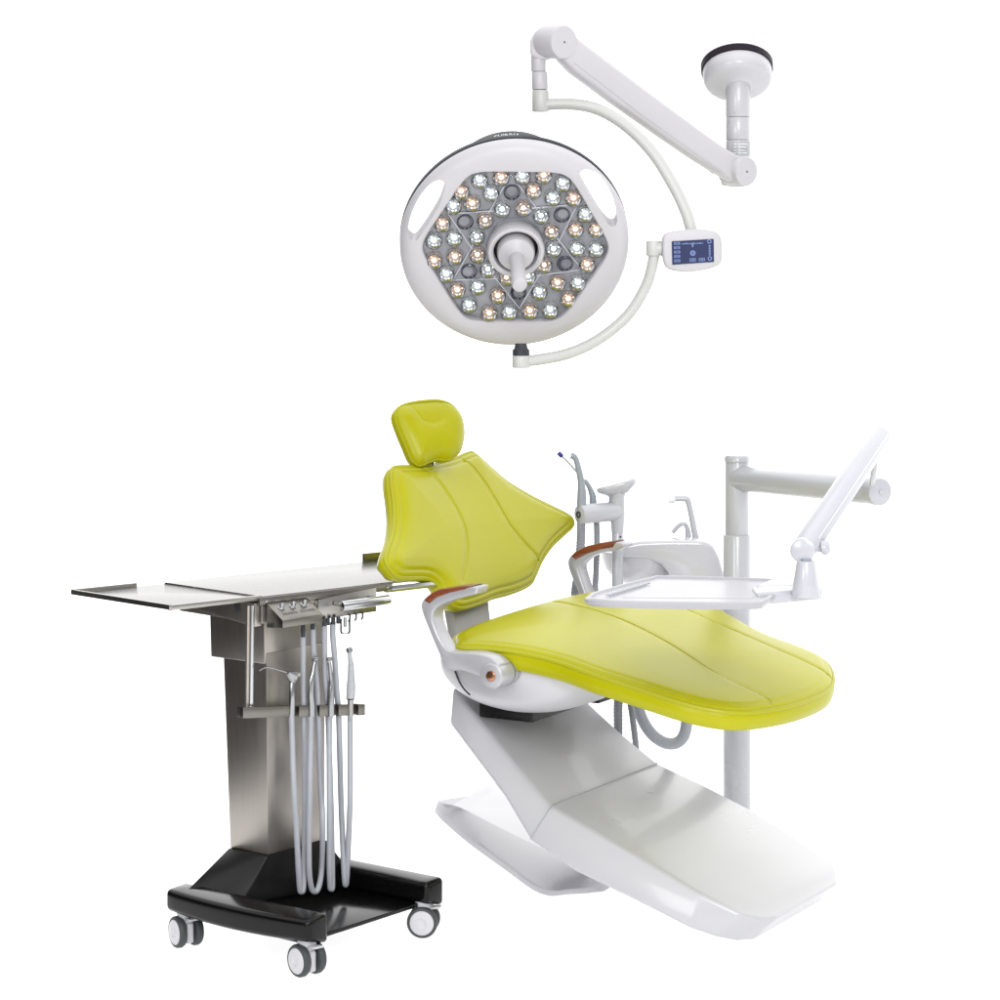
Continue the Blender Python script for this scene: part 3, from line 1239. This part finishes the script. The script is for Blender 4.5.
# upper vertical joint
VD = JD + .1
b = bmesh.new()
cyl(b, at_depth(540.5, 112, VD), at_depth(540.5, 90, VD), .0205, 36, .003)
part('lower_sleeve', b, 'ivory', lamp)
b = bmesh.new()
cyl(b, at_depth(540, 89.6, VD), at_depth(539.5, 72, VD), .0198, 36, .001)
part('middle_sleeve', b, 'lamp_white', lamp)
b = bmesh.new()
SD = VD - .0
cyl(b, at_depth(538.5, 71.7, VD), at_depth(538.5, 38, VD), .0182, 36, .002)
kp = [at_depth(x, y, VD - .02) for x, y in [(530, 39), (536, 30), (549, 26.5), (560, 27), (560, 46), (549, 59), (538, 60), (530, 55)]]
poly_prism(b, kp, V((.005, .045, 0)), .006, 3)
part('knuckle', b, 'lamp_white', lamp, ang=50)
# spring arm
A0 = at_depth(556, 42, VD - .03)
A1 = at_depth(738, 171, can_d - .06)
sdir = (A1 - A0).normalized()
sn = sdir.cross(V((-.58, .80, .08))).normalized()
if sn.z < 0:
    sn = -sn
sw_ = sdir.cross(sn)
L = (A1 - A0).length
b = bmesh.new()
rows = []
for f, up_, dn in ((.0, .030, .026), (.06, .036, .036), (.12, .034, .043), (.35, .030, .046), (.6, .026, .046), (.8, .024, .044), (.9, .025, .040), (1.0, .030, .036)):
    c = A0.lerp(A1, f)
    w2 = .024
    loop = []
    for a in range(20):
        t = 2 * math.pi * a / 20
        cs, sn_ = math.cos(t), math.sin(t)
        x = math.copysign(abs(cs) ** .45, cs) * w2
        y = math.copysign(abs(sn_) ** .45, sn_)
        loop.append(c + sw_ * x + sn * (y * (up_ if y > 0 else dn)))
    rows.append(loop)
loft(b, rows)
bevel(b, .003, 2, 50)
arm = part('spring_arm', b, 'lamp_white', lamp, ang=50)
b = bmesh.new()                         # lower pressed cover line
tube(b, [A0.lerp(A1, .1) - sn * .024 + sw_ * .0235 * s_ for s_ in (1,)] + [A0.lerp(A1, .45) - sn * .033 + sw_ * .0235, A0.lerp(A1, .92) - sn * .036 + sw_ * .0235], .0014, 6)
tube(b, [A0.lerp(A1, .1) - sn * .024 - sw_ * .0235, A0.lerp(A1, .45) - sn * .033 - sw_ * .0235, A0.lerp(A1, .92) - sn * .036 - sw_ * .0235], .0014, 6)
part('cover_seam', b, 'lamp_white', arm)
hn = V((.58, -.80, -.08)).normalized()
for c, r, e in ((A0, .0415, 'a'), (A1, .0375, 'b')):
    b = bmesh.new()
    lathe(b, c, hn, [(r, -.035), (r, .028), (r * .94, .033), (0, .034)], 48, squash=1.0)
    cap = part('joint_cap', b, 'lamp_white', lamp)
    b = bmesh.new()
    lathe(b, c + hn * .034, hn, [(.0022, 0), (.0022, .0008), (0, .0008)], 12)
    part('cap_screw', b, 'dark', cap)
# canopy
b = bmesh.new()
sC = can_d / FOC


def cz(py):
    return at_depth(738, py, can_d).z


cp = V((can_c.x, can_d, 0))
CT = V((0, math.sin(math.radians(33)), math.cos(math.radians(33))))     # plate of a sloping ceiling
c0 = at_depth(738, 83.5, can_d)                                            # where the tube enters the dome
lathe(b, c0, CT, [(.031, -.014), (.035, -.010), (.046, -.007), (.070, -.004), (.081, .002), (.0865, .012), (.088, .024), (.088, .040)], 64)
can = part('ceiling_canopy', b, 'white', lamp)
b = bmesh.new()
lathe(b, c0, CT, [(.086, .0385), (.0915, .040), (.0915, .057), (.086, .0585)], 64)
part('dark_gasket', b, 'gasket', can)
b = bmesh.new()
lathe(b, c0, CT, [(.086, .0575), (.0925, .058), (.0925, .060), (.06, .062)], 64)
part('ceiling_plate', b, 'lamp_white', can)
b = bmesh.new()
cyl(b, V((cp.x, cp.y, cz(117))), V((cp.x, cp.y, cz(80))), .0315, 40, .001)
part('drop_tube', b, 'white', lamp)
b = bmesh.new()
cyl(b, V((cp.x, cp.y, cz(140))), V((cp.x, cp.y, cz(117.4))), .0313, 40, .001)
part('drop_tube', b, 'white', lamp)
b = bmesh.new()
cyl(b, V((cp.x, cp.y, cz(166))), V((cp.x, cp.y, cz(140.4))), .0311, 40, .001)
kp = [at_depth(x, y, can_d - .02) for x, y in [(728, 158), (751, 158), (752, 178), (745, 187), (735, 187), (722, 185), (722, 178)]]
poly_prism(b, kp, V((0, .04, 0)), .006, 3)
tb = part('drop_tube', b, 'lamp_white', lamp, ang=50)
b = bmesh.new()                          # rating plate wrapped on the tube
rows = []
for y in (142, 155):
    rows.append([V((cp.x + .0316 * math.sin(a), cp.y - .0316 * math.cos(a), cz(y))) for a in [math.radians(-35 + 115 * i / 14) for i in range(15)]])
loft(b, rows, cap=False, closed=False)
lb = part('rating_label', b, 'label', tb)
b = bmesh.new()
for k, y in enumerate((144, 147, 150.5, 153)):
    for a0, a1 in ((-28, -12), (-2, 40 - 8 * (k % 3))):
        rows = []
        for yy in (y, y + .8):
            rows.append([V((cp.x + .0319 * math.sin(a), cp.y - .0319 * math.cos(a), cz(yy))) for a in [math.radians(a0 + (a1 - a0) * i / 6) for i in range(7)]])
        loft(b, rows, cap=False, closed=False)
part('label_lines', b, 'print', lb)
for x, y in ((733.5, 113), (728.5, 122)):
    b = bmesh.new()
    a = math.asin((x - 738) * sC / .0305)
    p = V((cp.x + .0303 * math.sin(a), cp.y - .0303 * math.cos(a), cz(y)))
    nn = V((math.sin(a), -math.cos(a), 0))
    cyl(b, p, p + nn * .0025, .0026, 12)
    part('grub_screw', b, 'label', tb)

# ================================================================== INSTRUMENT CART
O = V((-.426, 5.517, 0))
CA = V((-.79, .613, 0)).normalized()
CB = V((.613, .79, 0)).normalized()


def ct(a, b_, z):
    return O + CA * a + CB * b_ + Z * z


cart = thing('instrument_cart', 'stainless steel instrument trolley with a black wheeled base and wide flat tray', 'instrument cart', ct(.187, .2, 0))
# beams
for bb in (0., .404):
    b = bmesh.new()
    rows = []
    for i in range(15):
        f = i / 14
        a = -.035 + .445 * f
        bow = (.018 if bb == 0 else -.012) * (1 - (2 * f - 1) ** 2)
        rows.append([ct(a, bb - .032 - bow, .085 - .006 * (1 - (2 * f - 1) ** 2)), ct(a, bb - .032 - bow, .132), ct(a, bb + .034, .136), ct(a, bb + .034, .068)])
    loft(b, rows)
    bevel(b, .012, 4, 40)
    part('base_beam', b, 'black', cart, ang=30)
b = bmesh.new()
poly_prism(b, [ct(.0, -.01, .070), ct(.0, .42, .070), ct(.37, .42, .070), ct(.37, -.01, .070)], Z * .010, .002)
part('base_shelf', b, 'black', cart)
# flared hub
b = bmesh.new()


def rect(a0, a1, b0, b1, z):
    return [ct(a0, b0, z), ct(a0, b1, z), ct(a1, b1, z), ct(a1, b0, z)]


loft(b, [[ct(.31, .121, .078), ct(.23, .42, .078), ct(.40, .42, .078), ct(.36, -.012, .078)], [ct(.31, .121, .086), ct(.23, .42, .102), ct(.40, .42, .12), ct(.36, -.012, .134)], [ct(.281, .174, .188), ct(.281, .378, .188), ct(.407, .378, .188), ct(.407, .174, .188)]])
bevel(b, .004, 2)
part('base_hub', b, 'satin_black', cart, ang=50)
# column
b = bmesh.new()
loft(b, [rect(.283, .405, .177, .375, .188), rect(.283, .424, .172, .378, .66)])
bevel(b, .003, 2)
part('column', b, 'column', cart)
b = bmesh.new()
loft(b, [rect(.285, .460, .168, .378, .635), rect(.285, .462, .165, .378, .765)])
bevel(b, .003, 2)
part('column_sleeve', b, 'column', cart)

# casters


def caster(a, b_, axle, name='caster'):
    c = ct(a, b_, 0)
    axle = V(axle).normalized()
    b = bmesh.new()
    lathe(b, c + Z * .036, Z, [(.013, 0), (.019, .02), (.021, .034), (.021, .05)], 28)
    box(b, c + Z * .034, (axle, Z.cross(axle), Z), (.0095, .024, .024), .006)
    fw = Z.cross(axle)
    o = part('caster', b, 'white', cart)
    for s in (-1, 1):
        b = bmesh.new()
        w0 = c + axle * s * .021 + Z * .036
        ax = axle * s
        lathe(b, w0, ax, [(.010, -.0095), (.030, -.0095), (.034, -.008), (.036, -.004), (.036, .004), (.034, .008), (.0305, .0095), (.0285, .0095)], 40, cap=False)
        k = len(b.faces)
        lathe(b, w0, ax, [(.0284, .0092), (.027, .0105), (.012, .0125), (.0105, .0115), (0, .0115)], 36, cap=False)
        setmat(b, k, 1)
        part('wheel', b, ['rubber', 'white'], o)
    b = bmesh.new()
    d = V((.9, -.3, 0)) if axle.y < -.9 else (fw if fw.x > 0 else -fw)
    poly_prism(b, [c + Z * .062 + axle * .012, c + Z * .062 - axle * .012, c + Z * .068 - axle * .012 + d * .046, c + Z * .068 + axle * .012 + d * .046], Z * .005, .002)
    part('brake_pedal', b, 'white', o)


caster(.0, .0, (-.75, -.66, 0))
caster(.374, .0, (-.83, -.55, 0))
caster(.0, .404, (-.12, -1, 0))
caster(.374, .404, (-.6, -.8, 0))

# tray
ZT = .795
TF = at_height(169, 608, ZT)
TB = V((.75, .66, 0)).normalized()
TA = V((-.72, .69, 0)).normalized()
TNN = V((.66, -.75, 0)).normalized()      # towards the viewer's right


def tt(a, b_, z=0.):
    return TF + TA * a + TB * b_ + Z * z


b = bmesh.new()
poly_prism(b, [tt(0, 0, -.004), tt(.355, 0, -.004), tt(.355, .27, -.004), tt(0, .27, -.004)], Z * .004, .001)
top_ = part('tray_leaf', b, 'tray', cart)
b = bmesh.new()
poly_prism(b, [tt(-.004, .255, -.002), tt(.35, .25, -.002), tt(.35, 1.0, -.002), tt(-.004, .70, -.002)], Z * .0055, .001)
part('tray_top', b, 'tray', cart)
b = bmesh.new()
tube_r = .006
for (p, q_) in ((tt(0, -.0), tt(.355, -.0)),):
    c = (p + q_) / 2 + Z * .002
    box(b, c, (TA, TB, Z), ((q_ - p).length / 2 + .006, .004, .006), .0015)
c = (tt(.355, 0) + tt(.355, .17)) / 2 + Z * .003
box(b, c, (TB, TA, Z), (.088, .004, .006), .0015)
c = tt(0, .125) + Z * .0
box(b, c, (TB, TA, Z), (.125, .004, .006), .0015)
part('tray_rim', b, 'steel', cart)
b = bmesh.new()
c = tt(.345, .93, .012)
box(b, c, (TB, TA, Z), (.075, .004, .013), .0015)
part('tray_rim', b, 'steel', cart)
b = bmesh.new()
box(b, tt(-.004, .70, -.014), (TB, TA, Z), (.08, .006, .007), .001)
part('slide_rail', b, 'chrome', cart)
# front lip of the tray top
b = bmesh.new()
box(b, tt(-.006, .44, -.008), (TB, TA, Z), (.197, .004, .009), .0015)
lip = part('tray_lip', b, 'darksteel', cart)
for f in (.262, .62):
    b = bmesh.new()
    p = tt(-.010, f, -.008)
    lathe(b, p, TNN, [(.0035, 0), (.0035, .0015), (0, .002)], 12)
    part('rivet', b, 'chrome', lip)
# under box: long left flank and front panel
b = bmesh.new()
s0 = .235
bx = [tt(.0, s0, -.012), tt(.30, s0 - .02, -.012), tt(.30, s0 - .02, -.03), tt(.0, s0, -.066)]
poly_prism(b, bx, TB * .02, .001)
poly_prism(b, [tt(.0, s0 + .02, -.016), tt(.30, s0 + .02, -.016), tt(.30, s0 + .3, -.016), tt(0, s0 + .3, -.016)], Z * -.045, .002)
part('tray_frame', b, 'column', cart)
b = bmesh.new()
fp = [on_plane(x, y, tt(-.012, 0), TNN) for x, y in [(318, 600), (376.5, 587), (376.5, 611.5), (318, 620)]]
poly_prism(b, fp, -TNN * .012, .0015)
fpn = part('front_panel', b, 'steel', cart)
# bracket on flank
b = bmesh.new()
p = tt(.055, s0 - .002, -.024)
box(b, p, (TA, TB, Z), (.010, .003, .012), .001)
part('flank_bracket', b, 'dark', cart)
# control pad, a wedge box


def fz(x, y, a=-.012):            # zoomed panel coordinates onto the front plane at offset a
    return on_plane(230 + .17 * x, 580 + .17 * y, tt(a, 0), TNN)


b = bmesh.new()
q0, q1, q2, q3 = fz(178, 140), fz(178, 285), fz(500, 240), fz(460, 105)
A_ = fz(215, 137, -.012); B_ = fz(455, 104, -.012); C_ = fz(545, 198, -.075); D_ = fz(310, 238, -.075)
E_ = fz(310, 284, -.075); F_ = fz(548, 248, -.075); G_ = fz(178, 285, -.005); H_ = fz(178, 140, -.005)
I_ = B_ + (G_ - H_) ; K_ = A_ + (G_ - H_)
vs = [b.verts.new(p) for p in (A_, B_, C_, D_, E_, F_, I_, K_)]
for f in ((0, 1, 2, 3), (3, 2, 5, 4), (0, 3, 4, 7), (1, 6, 5, 2), (4, 5, 6, 7), (0, 7, 6, 1)):
    b.faces.new([vs[i] for i in f])
bevel(b, .0018, 2)
pad = part('control_pad', b, 'darksteel', cart)
b = bmesh.new()
fn = (B_ - A_).cross(D_ - A_).normalized()
if fn.z < 0:
    fn = -fn


def pad_pt(s, t, h=0.):
    return A_.lerp(B_, s).lerp(D_.lerp(C_, s), t) + fn * h


for k, s in enumerate((.22, .50, .78)):
    b2 = bmesh.new()
    lathe(b2, pad_pt(s, .36), fn, [(.009, 0), (.009, .002), (.0065, .003), (.006, .006), (.003, .012), (0, .0125)], 20)
    part('button', b2, 'instrument', pad)
for k in range(13):
    if k == 6:
        continue
    s = .13 + .062 * k
    for r_ in range(2):
        p = [pad_pt(s, .64 + .07 * r_, .0003), pad_pt(s + .04, .64 + .07 * r_ - .01, .0003), pad_pt(s + .04, .68 + .07 * r_, .0003), pad_pt(s, .69 + .07 * r_, .0003)]
        poly_prism(b, p, fn * .0004)
part('pad_print', b, 'ink', pad)
# pull handle
b = bmesh.new()
hA, hB = fz(655, 154, -.06), fz(935, 114, -.06)
cyl(b, hA, hB, .0115, 32, .002)
hd = part('pull_handle', b, 'chrome', cart)
for s in (.12, .86):
    b = bmesh.new()
    p = hA.lerp(hB, s)
    cyl(b, p, p - TNN * .045, .006, 16)
    part('handle_stem', b, 'steel', hd)
# connectors, hooks, small cup below the panel
for x, y in ((430, 285), (487, 270), (555, 250), (575, 245), (607, 240), (637, 236)):
    p = fz(x, y - 20, -.022)
    b = bmesh.new()
    cyl(b, p, p - Z * (.028 if x < 450 else .016), .0052, 14)
    part('hose_connector', b, 'dark', cart)
for x, y in ((705, 220), (742, 214), (780, 208)):
    p = fz(x, y, -.015)
    b = bmesh.new()
    tube(b, [p + Z * .008, p - Z * .004, p - Z * .010 - TB * .004], .0022, 8)
    part('cup_hook', b, 'dark', cart)
b = bmesh.new()
p = fz(678, 240, -.02)
lathe(b, p, -Z, [(.0125, -.004), (.0125, .026), (.010, .030), (0, .030)], 24, cap=False)
part('drip_cup', b, 'glass', cart)
b = bmesh.new()
cyl(b, p + Z * .008, p - Z * .014, .004, 14)
part('drip_nozzle', b, 'chrome', cart)
# rods and holder bar
for x in (100, 122):
    b = bmesh.new()
    cyl(b, fz(x, 745, -.0), fz(x + 8, 150, -.0), .0058 if x > 110 else .0045, 20)
    part('support_rod', b, 'chrome' if x > 110 else 'column', cart)
b = bmesh.new()
hpc = [345, 470, 590, 708]            # where the handpieces stand
bar_a = -.010
segs = [(50, 352), (380, 467), (500, 583), (612, 694), (728, 768)]
for x0, x1 in segs:
    y0 = lambda x: 742 - (x - 50) * .024
    P = [fz(x0, y0(x0), bar_a), fz(x1, y0(x1), bar_a), fz(x1, y0(x1) + 64, bar_a), fz(x0, y0(x0) + 66, bar_a)]
    poly_prism(b, P, TNN * .018, .0012)
P = [fz(52, 744, bar_a + .002), fz(766, 728, bar_a + .002), fz(766, 790, bar_a + .002), fz(52, 806, bar_a + .002)]
poly_prism(b, P, -TNN * .008, .001)
part('holder_bar', b, 'darksteel', cart)

# ================================================================== HANDPIECES (each hangs in the holder bar, with its own hose)


def hp(x, y, a=-.026):
    return fz(x, y, a)


def z8p(x, y, a=-.072):
    return on_plane(150 + .31 * x, 780 + .31 * y, tt(a, 0), TNN)


def hose(thing_, pts, r=.0062):
    b = bmesh.new()
    tube(b, pts, r + .0006, 14, smooth=10)
    part('hose', b, 'hose', thing_)


GRP = 'dental handpieces in the cart holder'
# 1 syringe with a curved tip
h1 = thing('air_water_syringe', 'chrome triangular syringe with thin bent spout, leftmost in the cart holder', 'syringe', hp(362, 770), GRP)
b = bmesh.new()
cyl(b, hp(364, 800), hp(364, 600), .0072, 20, .001)
bt = [hp(333, 545), hp(338, 535), hp(395, 540), hp(398, 552), hp(378, 600), hp(352, 602)]
poly_prism(b, [p + TNN * .008 for p in bt], -TNN * .018, .003, 2)
part('body', b, 'instrument', h1)
b = bmesh.new()
tube(b, [hp(340, 545), hp(310, 538), hp(260, 522), hp(215, 514), (hp(190, 522)), hp(172, 533)], .0019, 8, smooth=5)
part('spout', b, 'instrument', h1)
b = bmesh.new()
lathe(b, hp(392, 552) + TNN * .006, TNN, [(.005, 0), (.005, .004), (0, .005)], 14)
part('trigger', b, 'steel', h1)
hose(h1, [hp(362, 795), z8p(463, 0), z8p(472, 150), z8p(479, 290), z8p(484, 352), z8p(489, 360), z8p(494, 350), z8p(496, 280, -.055), z8p(500, 100, -.035), hp(432, 700, -.012), hp(430, 500, -.012), hp(430, 300, -.018)])
# 2 turbine
h2 = thing('turbine_handpiece', 'slim chrome turbine handpiece, bent near its head, beside the syringe', 'handpiece', hp(478, 770), GRP)
b = bmesh.new()
tube(b, [hp(478, 800), hp(477, 720), hp(474, 660), hp(478, 590), hp(490, 530), hp(500, 480)], [.0092, .0088, .0082, .0074, .0058, .0050], 18, smooth=5)
part('body', b, 'instrument', h2)
b = bmesh.new()
d = (hp(520, 462) - hp(480, 470)).normalized()
cyl(b, hp(488, 466), hp(516, 463), .0056, 18, .001)
part('head', b, 'instrument', h2)
hose(h2, [hp(476, 795), z8p(516, 0), z8p(513, 150), z8p(513, 280), z8p(520, 345), z8p(532, 360), z8p(544, 345), z8p(554, 280, -.055), z8p(557, 130), z8p(549, 0, -.035), hp(515, 700, -.012), hp(505, 560, -.012), hp(492, 420, -.012), hp(487, 270, -.018)])
# 3 straight
h3 = thing('scaler_handpiece', 'straight thin chrome handpiece standing third from the left in the cart holder', 'handpiece', hp(593, 770), GRP)
b = bmesh.new()
tube(b, [hp(592, 800), hp(592, 720), hp(594, 650), hp(596, 600), hp(590, 540), hp(584, 480)], [.0092, .0088, .0080, .0070, .0052, .0042], 18, smooth=5)
part('body', b, 'instrument', h3)
b = bmesh.new()
cyl(b, hp(573, 467), hp(596, 463), .0048, 18, .001)
part('head', b, 'steel', h3)
hose(h3, [hp(590, 795), hp(584, 880), z8p(579, 60), z8p(579, 250), z8p(581, 340), z8p(585, 350), z8p(588, 340), z8p(587, 240, -.055), z8p(584, 80, -.035), hp(575, 750, -.012), hp(562, 600, -.012), hp(556, 420, -.012), hp(555, 250, -.018)])
# 4 contra angle
h4 = thing('contra_angle_handpiece', 'tallest silver handpiece with angled head and black ring, rightmost in the cart holder', 'handpiece', hp(710, 770), GRP)
b = bmesh.new()
tube(b, [hp(709, 696), hp(711, 655), hp(712, 610), hp(712, 560), hp(712, 505), hp(708, 470), hp(702, 425)], [.0108, .0108, .0102, .0082, .0074, .0058, .0046], 20, smooth=5)
part('body', b, 'label', h4)
b = bmesh.new()
cyl(b, hp(690, 415), hp(714, 410), .0060, 18, .0012)
part('head', b, 'instrument', h4)
b = bmesh.new()
cyl(b, hp(709, 702), hp(709, 692), .0104, 24, .001)
part('black_ring', b, 'black', h4)
b = bmesh.new()
cyl(b, hp(709, 800), hp(709, 702), .0072, 20)
part('motor_neck', b, 'steel', h4)
hose(h4, [hp(707, 795), hp(706, 880), z8p(646, 40), z8p(641, 180), z8p(635, 310), z8p(631, 338), z8p(627, 310), z8p(621, 180, -.055), z8p(616, 60, -.035), hp(640, 820, -.012), hp(628, 650, -.012), hp(615, 450, -.012), hp(605, 330, -.012), hp(605, 250, -.018)])

# ================================================================== CAMERA, LIGHT, RENDER
sc = bpy.context.scene
cam = bpy.data.cameras.new('camera')
co = bpy.data.objects.new('camera', cam)
COL.objects.link(co)
co.location = CAM
co.rotation_euler = (math.radians(90), 0, 0)
cam.sensor_width = 36
cam.lens = 36 * FOC / 1000
cam.shift_y = -(500 - HOR) / 1000
cam.clip_end = 300
sc.camera = co

w = bpy.data.worlds.new('World')
sc.world = w
w.use_nodes = True
nt = w.node_tree
bg = nt.nodes['Background']
tc = nt.nodes.new('ShaderNodeTexCoord')
sp = nt.nodes.new('ShaderNodeSeparateXYZ')
nt.links.new(tc.outputs['Generated'], sp.inputs[0])


def ramp(sock, a, b_, lo, hi):
    r = nt.nodes.new('ShaderNodeMapRange')
    r.interpolation_type = 'SMOOTHSTEP'
    r.inputs['From Min'].default_value = a
    r.inputs['From Max'].default_value = b_
    r.inputs['To Min'].default_value = lo
    r.inputs['To Max'].default_value = hi
    nt.links.new(sock, r.inputs['Value'])
    return r.outputs['Result']


def mul(a, b_):
    m_ = nt.nodes.new('ShaderNodeMath')
    m_.operation = 'MULTIPLY'
    nt.links.new(a, m_.inputs[0])
    nt.links.new(b_, m_.inputs[1])
    return m_.outputs[0]


fb = ramp(sp.outputs['Y'], -.15, .30, .50, 1.9)      # white studio wall behind, dimmer studio in front
lf = ramp(sp.outputs['X'], -.85, -.35, .03, 1.0)      # left side darkened on purpose, for dark reflections in the column steel
tp_ = ramp(sp.outputs['Z'], .30, .62, 0, 1.45)          # added overhead brightness, lights the floor and upward faces
mx_ = nt.nodes.new('ShaderNodeMath')
mx_.operation = 'MAXIMUM'
nt.links.new(mul(fb, lf), mx_.inputs[0])
nt.links.new(tp_, mx_.inputs[1])
ng_ = nt.nodes.new('ShaderNodeMath')
ng_.operation = 'MULTIPLY'
ng_.inputs[1].default_value = -1
nt.links.new(sp.outputs['Z'], ng_.inputs[0])
ad_ = nt.nodes.new('ShaderNodeMath')
ad_.operation = 'ADD'
nt.links.new(mx_.outputs[0], ad_.inputs[0])
nt.links.new(mul(ramp(ng_.outputs[0], .25, .5, 0, 1.0), lf), ad_.inputs[1])          # added glow from below, shines through the floor against shadows
st = ad_.outputs[0]
nt.links.new(st, bg.inputs['Strength'])
bg.inputs['Color'].default_value = (1, 1, 1, 1)


def softbox(name, loc, target, size, watts, col=(1, 1, 1)):
    l = bpy.data.lights.new(name, 'AREA')
    l.shape = 'RECTANGLE'
    l.size, l.size_y = size
    l.energy = watts
    l.color = col
    o_ = bpy.data.objects.new(name, l)
    COL.objects.link(o_)
    o_.location = loc
    o_.rotation_euler = (V(target) - V(loc)).to_track_quat('-Z', 'Y').to_euler()


softbox('overhead_softbox', (.6, 5.4, 4.2), (.2, 6, .4), (2.6, 2.0), 14)
softbox('front_softbox', (.7, 1.0, 2.7), (.2, 6, .7), (1.6, 1.6), 105)
softbox('fill_softbox', (-2.6, .6, 1.9), (.2, 6, .6), (1.6, 1.6), 70)

sc.view_settings.view_transform = 'Standard'
sc.view_settings.look = 'None'
sc.view_settings.gamma = 1
sc.view_settings.exposure = .12
sc.view_settings.use_curve_mapping = False
sc.cycles.use_denoising = True
sc.cycles.max_bounces = 8
sc.cycles.transparent_max_bounces = 16
